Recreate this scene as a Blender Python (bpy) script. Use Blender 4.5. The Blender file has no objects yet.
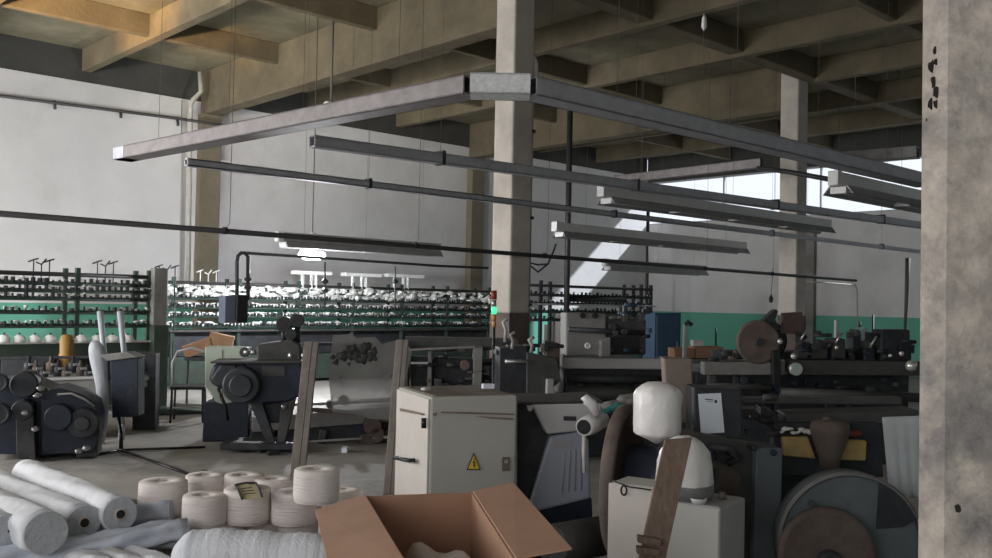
import bpy, bmesh, math, random
from math import sin, cos, tan, pi, radians as R, atan2, sqrt
from mathutils import Vector as V, Matrix
random.seed(7)
SC = bpy.context.scene
COL = SC.collection

# ------------------------------------------------------------------ camera
F = 932.0
AZ, PITCH, ROLL = R(43), R(1.41), R(1.15)
EYE = V((0, 0, 1.65))
fw0 = V((sin(AZ), cos(AZ), 0)); rt0 = V((cos(AZ), -sin(AZ), 0)); up0 = V((0, 0, 1))
FWD = fw0*cos(PITCH) + up0*sin(PITCH)
u1 = up0*cos(PITCH) - fw0*sin(PITCH)
RT = rt0*cos(ROLL) + u1*sin(ROLL)
UP = u1*cos(ROLL) - rt0*sin(ROLL)
cam = bpy.data.cameras.new('camera'); camo = bpy.data.objects.new('camera', cam); COL.objects.link(camo)
cam.sensor_width = 36; cam.lens = F*36/992; cam.clip_start = .05; cam.clip_end = 200
camo.matrix_world = Matrix(((RT.x, UP.x, -FWD.x, EYE.x), (RT.y, UP.y, -FWD.y, EYE.y), (RT.z, UP.z, -FWD.z, EYE.z), (0, 0, 0, 1)))
SC.camera = camo
SC.view_settings.view_transform = 'Standard'; SC.view_settings.look = 'None'
SC.view_settings.gamma = 1; SC.view_settings.exposure = 0; SC.view_settings.use_curve_mapping = False
SC.cycles.use_denoising = True
SC.cycles.max_bounces = 6; SC.cycles.diffuse_bounces = 4; SC.cycles.sample_clamp_indirect = 4

def ray(px, py): return FWD + RT*((px-496)/F) + UP*((279-py)/F)
def P(px, py, d): return EYE + ray(px, py)*d
def PZ(px, py, z): r = ray(px, py); return EYE + r*((z-EYE.z)/r.z)
def PY(px, py, y): r = ray(px, py); return EYE + r*(y/r.y)
def PX(px, py, x): r = ray(px, py); return EYE + r*(x/r.x)
def W(loc, th=0):                       # a local frame: th is the turn about z
    return Matrix.Translation(V(loc)) @ Matrix.Rotation(th, 4, 'Z')

# ------------------------------------------------------------------ materials
MATS = {}
def mat(name, c, rough=.7, metal=0, var=.12, scale=6, c2=None, thr=(.45, .62), bump=.15, bscale=None, emit=None, alpha=None, trans=0, spec=.4, stretch=None):
    if name in MATS: return MATS[name]
    m = bpy.data.materials.new(name); m.use_nodes = True; nt = m.node_tree; N = nt.nodes; L = nt.links
    b = N['Principled BSDF']; b.inputs['Roughness'].default_value = rough; b.inputs['Metallic'].default_value = metal
    b.inputs['Specular IOR Level'].default_value = spec
    tc = N.new('ShaderNodeTexCoord'); mp = N.new('ShaderNodeMapping'); L.new(tc.outputs['Object'], mp.inputs[0])
    if stretch: mp.inputs['Scale'].default_value = stretch
    n1 = N.new('ShaderNodeTexNoise'); n1.inputs['Scale'].default_value = scale; n1.inputs['Detail'].default_value = 8; n1.inputs['Roughness'].default_value = .65
    L.new(mp.outputs[0], n1.inputs['Vector'])
    cr = N.new('ShaderNodeValToRGB'); cr.color_ramp.elements[0].position = .3; cr.color_ramp.elements[1].position = .7
    cr.color_ramp.elements[0].color = [*(x*(1-var) for x in c), 1]; cr.color_ramp.elements[1].color = [*(min(1, x*(1+var)) for x in c), 1]
    L.new(n1.outputs['Fac'], cr.inputs[0]); out = cr.outputs[0]
    if c2:
        n2 = N.new('ShaderNodeTexNoise'); n2.inputs['Scale'].default_value = scale*.45; n2.inputs['Detail'].default_value = 10; n2.inputs['Roughness'].default_value = .7
        mp2 = N.new('ShaderNodeMapping'); mp2.inputs['Location'].default_value = (3.7, 1.2, 5.1); L.new(tc.outputs['Object'], mp2.inputs[0]); L.new(mp2.outputs[0], n2.inputs['Vector'])
        if stretch: mp2.inputs['Scale'].default_value = stretch
        r2 = N.new('ShaderNodeValToRGB'); r2.color_ramp.elements[0].position = thr[0]; r2.color_ramp.elements[1].position = thr[1]
        L.new(n2.outputs['Fac'], r2.inputs[0])
        mx = N.new('ShaderNodeMixRGB'); L.new(r2.outputs[0], mx.inputs[0]); L.new(out, mx.inputs[1]); mx.inputs[2].default_value = (*c2, 1); out = mx.outputs[0]
    L.new(out, b.inputs['Base Color'])
    if bump:
        bp = N.new('ShaderNodeBump'); bp.inputs['Strength'].default_value = bump; bp.inputs['Distance'].default_value = .02
        n3 = N.new('ShaderNodeTexNoise'); n3.inputs['Scale'].default_value = bscale or scale*4; n3.inputs['Detail'].default_value = 6
        L.new(mp.outputs[0], n3.inputs['Vector']); L.new(n3.outputs['Fac'], bp.inputs['Height']); L.new(bp.outputs[0], b.inputs['Normal'])
    if emit: b.inputs['Emission Color'].default_value = (*emit[0], 1); b.inputs['Emission Strength'].default_value = emit[1]
    if alpha is not None: b.inputs['Alpha'].default_value = alpha
    if trans: b.inputs['Transmission Weight'].default_value = trans
    MATS[name] = m; return m

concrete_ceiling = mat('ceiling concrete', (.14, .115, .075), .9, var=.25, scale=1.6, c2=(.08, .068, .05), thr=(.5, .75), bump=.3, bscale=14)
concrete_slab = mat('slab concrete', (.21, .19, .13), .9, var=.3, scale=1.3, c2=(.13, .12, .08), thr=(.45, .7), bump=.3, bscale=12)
concrete_edge = mat('edge beam concrete', (.06, .06, .055), .9, var=.2, scale=2, bump=.2)
concrete_column = mat('column concrete', (.56, .51, .46), .9, var=.15, scale=3, c2=(.44, .40, .36), thr=(.5, .7), bump=.2)
wall_column_paint = mat('wall column paint', (.19, .165, .12), .85, var=.15, scale=3, bump=.15)
pillar_concrete = mat('pillar rough concrete', (.50, .44, .385), .92, var=.3, scale=9, c2=(.22, .205, .20), thr=(.42, .62), bump=1.0, bscale=16)
soot = mat('black soot', (.025, .022, .02), .95, var=.3, scale=30)
def wall_paint():
    m = mat('wall paint', (.67, .66, .665), .85, var=.06, scale=1.2, c2=(.50, .50, .48), thr=(.5, .8), bump=.08)
    nt = m.node_tree; N = nt.nodes; L = nt.links; b = N['Principled BSDF']
    src = b.inputs['Base Color'].links[0].from_socket
    g = N.new('ShaderNodeNewGeometry'); s = N.new('ShaderNodeSeparateXYZ'); L.new(g.outputs['Position'], s.inputs[0])
    lt = N.new('ShaderNodeMath'); lt.operation = 'LESS_THAN'; lt.inputs[1].default_value = 1.46; L.new(s.outputs['Z'], lt.inputs[0])
    mx = N.new('ShaderNodeMixRGB'); L.new(lt.outputs[0], mx.inputs[0]); L.new(src, mx.inputs[1]); mx.inputs[2].default_value = (.14, .42, .32, 1)
    L.new(mx.outputs[0], b.inputs['Base Color']); return m
M_WALL = wall_paint()
M_FLOOR = mat('worn concrete floor', (.36, .34, .32), .75, var=.18, scale=1.5, c2=(.13, .125, .12), thr=(.5, .72), bump=.1)
zinc = mat('galvanised steel', (.46, .46, .5), .55, .3, var=.15, scale=8, bump=.05)
zinc_bright = mat('bright galvanised plate', (.85, .86, .88), .6, .0, var=.2, scale=25, bump=.05)
rail_grey = mat('painted rail', (.25, .225, .23), .6, .2, var=.2, scale=8, bump=.1)
pipe_dark = mat('dark pipe', (.05, .048, .05), .5, .3, var=.2, scale=8, bump=.05)
pipe_light = mat('pale conduit', (.42, .40, .36), .7, var=.15, scale=8)
wire = mat('wire', (.10, .095, .09), .7, var=.1)
white_enamel = mat('white lamp enamel', (.78, .78, .78), .45, var=.06, scale=6)
grey_enamel = mat('dusty lamp enamel', (.34, .34, .35), .6, var=.15, scale=6)
tube_off = mat('fluorescent tube glass', (.5, .5, .5), .3, var=.03)
iron = mat('dark machine iron', (.045, .048, .055), .55, .3, var=.35, scale=6, c2=(.10, .085, .075), thr=(.55, .75), bump=.2)
iron_grey = mat('grey machine iron', (.08, .08, .08), .6, .2, var=.25, scale=5, c2=(.06, .055, .05), thr=(.5, .7), bump=.2)
navy_iron = mat('navy machine enamel', (.02, .026, .045), .45, .1, var=.3, scale=7, c2=(.06, .06, .07), thr=(.58, .75), bump=.12)
mach_grey = mat('machine grey paint', (.24, .235, .225), .6, .05, var=.15, scale=4, c2=(.15, .14, .13), thr=(.5, .7), bump=.1)
mach_light = mat('machine pale grey paint', (.42, .415, .42), .55, .05, var=.1, scale=4, c2=(.26, .25, .25), thr=(.55, .75), bump=.08)
mach_green = mat('machine dark green paint', (.05, .075, .06), .6, .05, var=.2, scale=4, c2=(.04, .045, .04), thr=(.5, .7), bump=.1)
rail_green = mat('rack green rail', (.05, .085, .07), .6, .1, var=.2, scale=6)
blue_paint = mat('cabinet blue paint', (.03, .065, .11), .6, var=.15, scale=4)
slate_paint = mat('slate blue box paint', (.16, .19, .26), .6, var=.1, scale=4)
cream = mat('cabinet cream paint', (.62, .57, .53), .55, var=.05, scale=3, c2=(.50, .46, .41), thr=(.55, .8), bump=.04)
cream_shaded = mat('shaded cabinet cream', (.47, .465, .43), .55, var=.05, scale=3, c2=(.42, .40, .36), thr=(.55, .8), bump=.04)  # darker cream: the shade on the cabinet front is put into the colour
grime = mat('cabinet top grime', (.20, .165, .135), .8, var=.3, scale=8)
streak = mat('brown rubbed scrape', (.22, .17, .13), .8, var=.2, scale=12)
green_cab = mat('pale green cabinet paint', (.50, .56, .47), .6, var=.06, scale=3, c2=(.40, .45, .38), thr=(.55, .8))
black_plastic = mat('black plastic', (.015, .015, .016), .4, var=.1)
steel = mat('bare steel', (.5, .5, .5), .35, .8, var=.1, scale=10)
gloss_knob = mat('polished knob', (.75, .73, .7), .2, .6, var=.05)
yarn = mat('cream yarn', (.80, .73, .70), .95, var=.06, scale=20, bump=.5, bscale=8, stretch=(1, 1, 14))
yarn_white = mat('white yarn', (.72, .70, .67), .8, var=.05, scale=10, bump=.3, bscale=40)
fabric_white = mat('white fabric', (.76, .77, .81), .9, var=.06, scale=6, c2=(.68, .69, .73), thr=(.5, .7), bump=.7, bscale=9)
fabric_end = mat('roll end fabric', (.44, .46, .49), .95, var=.15, scale=30, bump=.4, bscale=60)
fabric_blue = mat('pale blue fabric', (.56, .60, .68), .8, var=.08, scale=6, c2=(.40, .44, .52), thr=(.5, .7), bump=.8, bscale=8)
blanket = mat('white ribbed blanket', (.74, .76, .81), .9, var=.05, scale=20, bump=.35, bscale=10, stretch=(9, 9, 1))
lint = mat('white lint', (.85, .85, .83), .9, var=.1, scale=20)
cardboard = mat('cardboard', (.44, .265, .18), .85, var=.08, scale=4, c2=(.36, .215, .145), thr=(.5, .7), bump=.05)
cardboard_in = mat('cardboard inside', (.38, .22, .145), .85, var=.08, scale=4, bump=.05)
cardboard_old = mat('old cardboard', (.40, .235, .14), .9, var=.15, scale=6)
core = mat('paper tube', (.55, .46, .40), .9, var=.1)
plastic_wrap = mat('plastic wrap', (.86, .83, .82), .35, var=.06, scale=8, bump=.6, bscale=12, spec=.6)
wood = mat('weathered wood', (.18, .13, .10), .85, var=.3, scale=10, bump=.3, stretch=(6, 6, 1))
post_wood = mat('whitewashed post', (.28, .245, .22), .85, var=.25, scale=8, c2=(.2, .16, .14), thr=(.5, .65), bump=.3)
brown_metal = mat('rusty brown metal', (.15, .115, .10), .75, .1, var=.25, scale=6, c2=(.08, .06, .055), thr=(.5, .7), bump=.2)
dust_sheet = mat('dusty clear sheet', (.30, .29, .28), .35, var=.2, scale=4, alpha=.55, bump=.05)
drape = mat('pale drape plastic', (.42, .44, .48), .5, var=.12, scale=6, bump=.5, bscale=8)
yellow = mat('yellow panel paint', (.55, .40, .16), .7, var=.15, scale=6, c2=(.35, .26, .10), thr=(.5, .7))
amber = mat('amber varnish', (.33, .19, .05), .6, var=.2, scale=6)
blue_guard = mat('grey blue guard paint', (.42, .46, .54), .5, .05, var=.06, scale=3, c2=(.36, .39, .46), thr=(.55, .75), bump=.05)
teal_cloth = mat('teal cloth', (.03, .20, .19), .9, var=.2)
paper = mat('white paper', (.80, .84, .92), .8, var=.03, bump=0)
ink = mat('dark ink', (.05, .05, .06), .7, var=.05, bump=0)
sign_yellow = mat('sign yellow', (.75, .55, .05), .6, var=.03, bump=0)
lamp_glow = mat('lit lamp glass', (1, 1, 1), .4, emit=((.93, .96, 1), 14), bump=0)
led_green = mat('lit green lens', (.05, .5, .25), .4, emit=((.05, .9, .4), 1.2), bump=0)
lens_red = mat('red lens', (.30, .05, .03), .4, bump=0)
lens_amber = mat('amber lens', (.55, .28, .08), .4, bump=0)
orange_cloth = mat('teal blue tape', (.05, .28, .27), .8)

# ------------------------------------------------------------------ mesh builder
class MB:
    def __init__(s): s.bm = bmesh.new()
    def box(s, lo, hi, M=None):
        x0, y0, z0 = lo; x1, y1, z1 = hi
        vs = [s.bm.verts.new((M or Matrix()) @ V(p)) for p in ((x0,y0,z0),(x1,y0,z0),(x1,y1,z0),(x0,y1,z0),(x0,y0,z1),(x1,y0,z1),(x1,y1,z1),(x0,y1,z1))]
        for f in ((0,3,2,1),(4,5,6,7),(0,1,5,4),(1,2,6,5),(2,3,7,6),(3,0,4,7)): s.bm.faces.new([vs[i] for i in f])
        return s
    def ring(s, c, u, v, r, n): return [s.bm.verts.new(c + u*(r*cos(2*pi*i/n)) + v*(r*sin(2*pi*i/n))) for i in range(n)]
    def loft(s, rings, caps=True, smooth=True):
        for a, b in zip(rings, rings[1:]):
            n = len(a)
            for i in range(n):
                f = s.bm.faces.new((a[i], a[(i+1) % n], b[(i+1) % n], b[i])); f.smooth = smooth
        if caps: s.bm.faces.new(rings[0][::-1]); s.bm.faces.new(rings[-1])
        return s
    def axes(s, d):
        d = d.normalized(); a = V((0, 0, 1)) if abs(d.z) < .9 else V((1, 0, 0))
        u = d.cross(a).normalized(); return u, d.cross(u).normalized()
    def cyl(s, a, b, r, r2=None, n=16):
        a, b = V(a), V(b); u, v = s.axes(b-a)
        return s.loft([s.ring(a, u, v, r, n), s.ring(b, u, v, r if r2 is None else r2, n)])
    def tube(s, pts, r, n=8):
        pts = [V(p) for p in pts]; rings = []
        u, v = s.axes(pts[1]-pts[0])
        for i, p in enumerate(pts):
            d = (pts[min(i+1, len(pts)-1)]-pts[max(i-1, 0)]).normalized()
            u = (u - d*u.dot(d)).normalized(); v = d.cross(u)
            rr = r[i] if isinstance(r, (list, tuple)) else r
            rings.append(s.ring(p, u, v, rr, n))
        return s.loft(rings)
    def lathe(s, a, axis, prof, n=24, wob=0):       # prof: (distance along the axis, radius)
        a = V(a); axis = V(axis).normalized(); u, v = s.axes(axis); rings = []
        for t, r in prof:
            rg = s.ring(a+axis*t, u, v, max(r, 1e-4), n)
            if wob:
                for q in rg: q.co += (q.co-(a+axis*t))*random.uniform(-wob, wob)
            rings.append(rg)
        return s.loft(rings)
    def prism(s, pts, off):                          # polygon pts pushed by off
        off = V(off); a = [s.bm.verts.new(V(p)) for p in pts]; b = [s.bm.verts.new(V(p)+off) for p in pts]
        s.bm.faces.new(a); s.bm.faces.new(b[::-1]); n = len(a)
        for i in range(n): s.bm.faces.new((a[i], b[i], b[(i+1) % n], a[(i+1) % n]))
        return s
    def blob(s, c, r, sub=1, sq=(1, 1, 1), wob=.2):
        g = bmesh.ops.create_icosphere(s.bm, subdivisions=sub, radius=1)
        for q in g['verts']:
            k = 1+random.uniform(-wob, wob); q.co = V((q.co.x*r*sq[0]*k, q.co.y*r*sq[1]*k, q.co.z*r*sq[2]*k)) + V(c)
            for f in q.link_faces: f.smooth = True
        return s
    def build(s, name, m, parent=None, bevel=0, kind=None, label=None, cat=None, group=None, seg=2, sub=0):
        bmesh.ops.recalc_face_normals(s.bm, faces=s.bm.faces)
        me = bpy.data.meshes.new(name); o = bpy.data.objects.new(name, me); COL.objects.link(o)
        if parent is not None:
            M = wm(parent).inverted()
            for q in s.bm.verts: q.co = M @ q.co
            o.parent = parent
        else:
            co = [q.co for q in s.bm.verts]
            c = V(((min(q.x for q in co)+max(q.x for q in co))/2, (min(q.y for q in co)+max(q.y for q in co))/2, min(q.z for q in co)))
            for q in s.bm.verts: q.co = q.co - c
            o.location = c
        s.bm.to_mesh(me); s.bm.free(); me.materials.append(m)
        if bevel:
            b = o.modifiers.new('bevel', 'BEVEL'); b.width = bevel; b.segments = seg; b.limit_method = 'ANGLE'; b.angle_limit = R(40)
        if sub:
            b = o.modifiers.new('subdivision', 'SUBSURF'); b.levels = sub; b.render_levels = sub
        if label: o['label'] = label
        if cat: o['category'] = cat
        if group: o['group'] = group
        if kind: o['kind'] = kind
        return o
def wm(o):
    M = Matrix.LocRotScale(o.location, o.rotation_euler, o.scale)
    return (wm(o.parent) @ M) if o.parent else M
def thing(name, label, cat, loc, th=0, group=None):
    o = bpy.data.objects.new(name, None); COL.objects.link(o); o.location = V(loc); o.rotation_euler = (0, 0, th); o.empty_display_size = .1
    o['label'] = label; o['category'] = cat
    if group: o['group'] = group
    return o
KIDS = {}
def copy_thing(o, loc, th=None, label=None, group=None):
    kids = [c for c in bpy.data.objects if c.parent == o]
    c = o.copy(); COL.objects.link(c); c.location = V(loc)
    if th is not None: c.rotation_euler = (0, 0, th)
    if label: c['label'] = label
    if group: c['group'] = group
    for k in kids:
        gk = [g for g in bpy.data.objects if g.parent == k]
        d = k.copy(); COL.objects.link(d); d.parent = c
        for g in gk:
            e = g.copy(); COL.objects.link(e); e.parent = d
    return c
def struct(mb, name, m, **k): return mb.build(name, m, kind='structure', **k)
class Plane:                                         # upright plane through pixel px at depth d, turned th
    def __init__(s, px, d, th):
        s.o = P(px, 300, d); s.x = V((cos(th), sin(th), 0)); s.n = V((-sin(th), cos(th), 0))
        if s.n.dot(FWD) < 0: s.n = -s.n
    def at(s, px, py):
        r = ray(px, py); return EYE + r*((s.o-EYE).dot(s.n)/r.dot(s.n))
    def slab(s, mb, pts, thick, back=0):
        q = []
        for px, py in pts:                           # bottoms given below the floor line stop at the floor
            v = s.at(px, py)
            if v.z < 0:
                a, b = 300.0, float(py)
                for _ in range(30):
                    c = (a+b)/2
                    if s.at(px-(c-300)*.015, c).z < 0: b = c
                    else: a = c
                v = s.at(px-(a-300)*.015, a); v.z = 0
            q.append(v+s.n*back)
        return mb.prism(q, s.n*thick)

# ------------------------------------------------------------------ building
YW, XE, YC = 18.5, 23.8, 9.2
X0, Y0 = -3.0, -3.0
ZS, ZB, ZR, ZWT = 6.35, 5.45, 5.92, 5.72
struct(MB().box((X0, Y0, -.2), (XE+.3, YW+.3, 0)), 'floor', M_FLOOR)
struct(MB().box((X0, Y0, ZS), (XE+.3, YW+.3, ZS+.25)), 'ceiling', concrete_slab)
struct(MB().box((X0, YW, 0), (XE+.3, YW+.3, ZWT)), 'wall_back', M_WALL)
struct(MB().box((X0, YW+.02, ZWT), (XE, YW+.3, ZS)), 'trim_1', concrete_edge)
struct(MB().box((XE, Y0, 0), (XE+.3, YW, 4.2)), 'wall_right', M_WALL)
struct(MB().box((XE, Y0, 5.56), (XE+.3, YW, ZS)), 'trim_2', concrete_edge)
# window band high in the right wall
w = MB()
for k in range(7):
    y = Y0 + .1 + k*3.1; w.box((XE+.1, y, 4.2), (XE+.16, y+.05, 5.56))
w.box((XE+.1, Y0, 4.2), (XE+.16, YW, 4.25)); w.box((XE+.1, Y0, 5.51), (XE+.16, YW, 5.56))
struct(w, 'window_1', zinc)
# left wall and near wall, with big window openings, behind the viewer
struct(MB().box((X0-.3, Y0, 0), (X0, YW+.3, 1.2)), 'wall_left', M_WALL)
struct(MB().box((X0-.3, Y0, 5.2), (X0, YW+.3, ZS)), 'trim_3', concrete_edge)
struct(MB().box((X0-.3, 9.5, 3.9), (X0, YW, 5.2)), 'wall_left', M_WALL)
struct(MB().box((X0-.3, 6.5, 1.2), (X0, 9.5, 5.2)).box((X0-.3, Y0, 3.6), (X0, 6.5, 5.2)), 'wall_left', M_WALL)
w = MB()
for k in range(8):
    y = Y0 + k*2.8; w.box((X0-.2, y, 1.2), (X0-.1, y+.12, 5.2))
struct(w, 'window_2', zinc)
struct(MB().box((X0, Y0-.3, 0), (XE, Y0, ZS)), 'wall_front', M_WALL)
# main beams and ribs
for k, x in enumerate((1.35, 8.85, 16.35)):
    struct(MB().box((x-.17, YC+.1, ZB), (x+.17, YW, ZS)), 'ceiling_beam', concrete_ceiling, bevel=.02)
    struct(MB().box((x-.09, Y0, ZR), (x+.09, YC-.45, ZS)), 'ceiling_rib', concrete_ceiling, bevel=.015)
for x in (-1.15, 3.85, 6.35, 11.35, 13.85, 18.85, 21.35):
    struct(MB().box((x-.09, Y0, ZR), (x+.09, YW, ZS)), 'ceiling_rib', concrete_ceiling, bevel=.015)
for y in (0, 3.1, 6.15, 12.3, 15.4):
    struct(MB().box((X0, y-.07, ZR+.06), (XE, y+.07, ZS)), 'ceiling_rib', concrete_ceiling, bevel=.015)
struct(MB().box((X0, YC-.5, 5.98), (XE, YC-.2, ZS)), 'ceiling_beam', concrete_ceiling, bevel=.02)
for x in (1.35, 8.85, 16.35):
    struct(MB().box((x-.22, YW-.22, 0), (x+.22, YW, ZB)), 'wall_column', wall_column_paint, bevel=.01)
def column(x, y):
    o = struct(MB().box((x-.19, y-.19, 1.5), (x+.19, y+.19, ZS)), 'concrete_column', concrete_column, bevel=.03)
    MB().box((x-.192, y-.192, 0), (x+.192, y+.192, 1.5)).build('painted_base', brown_metal, o)
    return o
for x in (8.85, 16.35): column(x, YC)
# pale cable pipe strapped to the centre column
c = P(522, 200, 1); 
px_, py_ = 8.85+.19, YC-.19-.04
t = thing('conduit_pipe', 'pale conduit pipe running down the side of the centre column', 'pipe', (9.09, YC-.1, 1.3))
MB().tube([(9.09, YC-.1, 1.3), (9.09, YC-.1, 4.35), (9.1, YC-.13, 4.5), (9.1, YC-.18, 4.7), (9.06, YC-.2, 4.95), (9.06, YC-.12, 5.1), (9.06, YC-.1, 5.5)], .035).build('pipe', pipe_light, t)
b = MB()
for z in (1.6, 2.8, 4.0): b.box((8.99, YC-.15, z), (9.135, YC-.06, z+.04))
b.build('clamp', iron, t)
# pipe stub with an elbow at the top of the left wall column
MB().tube([PY(200, 72, 18.1), PY(201, 92, 18.1), PY(193, 100, 18.15), PY(191, 104, 18.2), PY(190, 150, 18.2), PY(188, 285, 18.2)], .05).build('drain_pipe', pipe_light, label='pale bent drain pipe beside the brown column on the left of the back wall', cat='pipe')

# near pillar at the right edge
pa, pb, pd = P(920, 300, 2.42), P(946, 300, 2.36), P(1180, 300, 2.2)
back = V((sin(R(72)), cos(R(72)), 0))*.5
q = [V((v.x, v.y, 0)) for v in (pa, pb, pd, pd+back, pa+back)]
pm = MB(); pm.prism(q, (0, 0, ZS))
pill = struct(pm, 'concrete_pillar', pillar_concrete, bevel=.012)
class FaceP:                                          # the pillar's two faces toward the viewer
    def __init__(s, p, q): s.o = V(p); s.n = (V((q.x-p.x, q.y-p.y, 0))).cross(V((0, 0, 1))).normalized()
    def at(s, px, py): r = ray(px, py); return EYE + r*((s.o-EYE).dot(s.n)/r.dot(s.n))
s = MB()
for (px, py, r) in ((936, 50, .008), (933, 66, .012), (937, 62, .007), (935, 82, .011), (938, 92, .011), (932, 104, .01), (937, 104, .009), (927, 120, .003), (958, 508, .008)):
    pos = (FaceP(pa, pb) if px < 946 else FaceP(pb, pd)).at(px, py)
    Mq = Matrix.Translation(pos) @ Matrix.Rotation(R(-58), 4, 'Z') @ Matrix.Scale(.12, 4, (0, 1, 0))
    g = bmesh.ops.create_icosphere(s.bm, subdivisions=2, radius=r)
    for q in g['verts']: q.co = Mq @ (V((q.co.x, q.co.y, q.co.z*1.4))*(1+random.uniform(-.25, .25)))
s.build('soot_mark', soot, pill)

# ------------------------------------------------------------------ overhead rails
ZRL = 3.1
def zx(px, py, z=ZRL): return PZ(px, py, z)
def gutter(mb, a, b, wd, ht, t=.012):              # U channel from a to b (bottom edge given)
    a, b = V(a), V(b); d = (b-a).normalized(); s_ = V((-d.y, d.x, 0)).normalized()*(wd/2); up = V((0, 0, 1))
    for q, w_, h0, h1 in ((s_, t, 0, ht), (-s_, t, 0, ht)):
        n = q.normalized()*t
        mb.prism([a+q, b+q, b+q+up*h1, a+q+up*h1], -n)
    mb.prism([a-s_, b-s_, b+s_, a+s_], up*t)
    mb.prism([a-s_+up*ht, b-s_+up*ht, b+s_+up*ht, a+s_+up*ht], -up*t)
fr = thing('cable_duct', 'large galvanised cable duct hung as an angular loop with a bright corner plate', 'duct', (4.2, 4.6, ZRL))
A1, C1, C2, B1 = zx(122, 161), zx(473, 96), zx(527, 97), zx(925, 187)
m = MB(); gutter(m, A1, C1, .2, .135); m.build('duct_arm', rail_grey, fr)
m = MB(); gutter(m, C2, B1, .2, .135); m.build('duct_arm', zinc, fr)
m = MB(); gutter(m, C1-(C2-C1)*.05-V((0, 0, .004)), C2+(C2-C1)*.05-V((0, 0, .004)), .23, .145); m.build('corner_plate', zinc_bright, fr)
A2 = zx(150, 156); m = MB(); gutter(m, A1, A1+(C1-A1)*.045, .206, .138); m.build('end_plate', zinc, fr)
for f_ in (.15, .4, .62, .85):
    for (p, q) in ((A1, C1), (C2, B1)):
        c = p+(q-p)*f_ + V((0, 0, .1)); MB().cyl(c, (c.x, c.y, ZR+.1), .0022, n=6).build('hanger', wire, fr)
def long_rail(name, pa, pb, z, w_, h, m_, label, nh=4, cat='rail', off=0, Y=None):
    a, b = (PZ(*pa, z), PZ(*pb, z)) if Y is None else (PY(*pa, Y), PY(*pb, Y))
    t = thing(name, label, cat, (a+b)/2)
    q = MB(); gutter(q, a, b, w_, h); q.build('channel', m_, t)
    for k in range(nh):
        c = a+(b-a)*((k+.5+off)/nh); MB().cyl((c.x, c.y, c.z+h*.9), (c.x, c.y, ZS if abs(c.y-YC) > .2 else ZB+.1), .0022, n=6).build('hanger', wire, t)
        MB().box((c.x-.02, c.y-w_*.55, c.z-.01), (c.x+.02, c.y+w_*.55, c.z+h+.03)).build('clamp', iron, t)
    return t
long_rail('support_rail', (186, 166), (925, 254), 3.0, .08, .075, zinc, Y=8.7, label= 'long thin grey rail just below the duct loop, crossing in front of the centre column')
long_rail('support_rail', (312, 147), (925, 229), 3.1, .12, .11, zinc, 'broad grey rail inside the duct loop, passing over the white lamp battens')
PA, PB = PY(-40, 210.5, 8.8), PY(856, 280.5, 8.8)
t = thing('service_pipe', 'long dark pipe hung low across the whole hall below the rails', 'pipe', (PA+PB)/2)
MB().cyl(PA, PB, .028, n=12).build('pipe', pipe_dark, t)
for px in (225, 415, 545, 705, 772):
    c = PY(px, 213+.0785*px, 8.8); MB().tube([(c.x, c.y, c.z), (c.x+.05, c.y, c.z+.09), (c.x+.05, c.y, ZR+.2)], .003, n=6).build('hanger', wire, t)
    MB().cyl((c.x-.02, c.y, c.z), (c.x+.02, c.y, c.z), .038, n=10).build('clamp', iron, t)
# conduit on the back wall
a, b, c_ = PY(-30, 92, 18.42), PY(215, 124, 18.1), PY(250, 129, 18.1)
t = thing('wall_conduit', 'thin dark conduit along the top of the back wall on the left', 'pipe', (a+b)/2)
MB().tube([a, PY(185, 119.5, 18.42), PY(190, 120.5, 18.1), b, c_], .03).build('pipe', pipe_dark, t)
for px, py in ((55, 106), (121, 115), (178, 123)):
    q = PY(px, py, 18.4); MB().tube([q+V((0, .05, .1)), q, q+V((0, 0, -.06))], .03, n=6).build('bracket', iron, t)
MB().cyl(PY(182, 100, 18.3), PY(181, 146, 18.3), .008, n=6).build('drop_wire', wire, t)
MB().blob(PY(180, 146, 18.3), .07).build('plug', iron, t)
# beams far side: brown duct on the right
for (pa, pb, z, w_, h, m_, nm, lb) in (
    ((616, 184), (762, 168), 4.0, .12, .16, rail_grey, 'cable_tray', 'grey cable tray crossing in front of the window near the far corner'),
    ((820, 165), (918, 158), 4.6, .3, .22, mach_grey, 'air_duct', 'pale grey boxed duct hanging before the far right window')):
    a, b = PZ(*pa, z), PZ(*pb, z); t = thing(nm, lb, 'duct', (a+b)/2)
    q = MB(); gutter(q, a, b, w_, h); q.build('channel', m_, t)
    for k in (.2, .8):
        c = a+(b-a)*k; MB().cyl((c.x, c.y, c.z+h*.9), (c.x, c.y, ZS), .008, n=6).build('hanger', wire, t)
a, b = PZ(758, 168, 4.0), PZ(838, 181, 3.6)
MB().tube([a, PZ(790, 172, 3.85), b], .04).build('elbow_pipe', pipe_dark, label='short dark pipe sloping across the bright window beside the right column', cat='pipe')
for px, py, k, lb in ((655, 122, 0, 'pale strip of tape hanging from the ceiling, high above the duct loop'), ):
    c = PZ(704, 22, 5.1); MB().blob(c, .07, sq=(.5, .5, 1.6)).build('hook_knot', white_enamel, label='white knot on a wire hanging from the dark ceiling right of centre', cat='knot')
    MB().cyl(c, (c.x, c.y, 6.1), .006, n=6).build('cord', wire, bpy.data.objects['hook_knot'])
    MB().cyl(c, (c.x, c.y, 4.45), .004, n=6).build('cord', wire, bpy.data.objects['hook_knot'])

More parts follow.
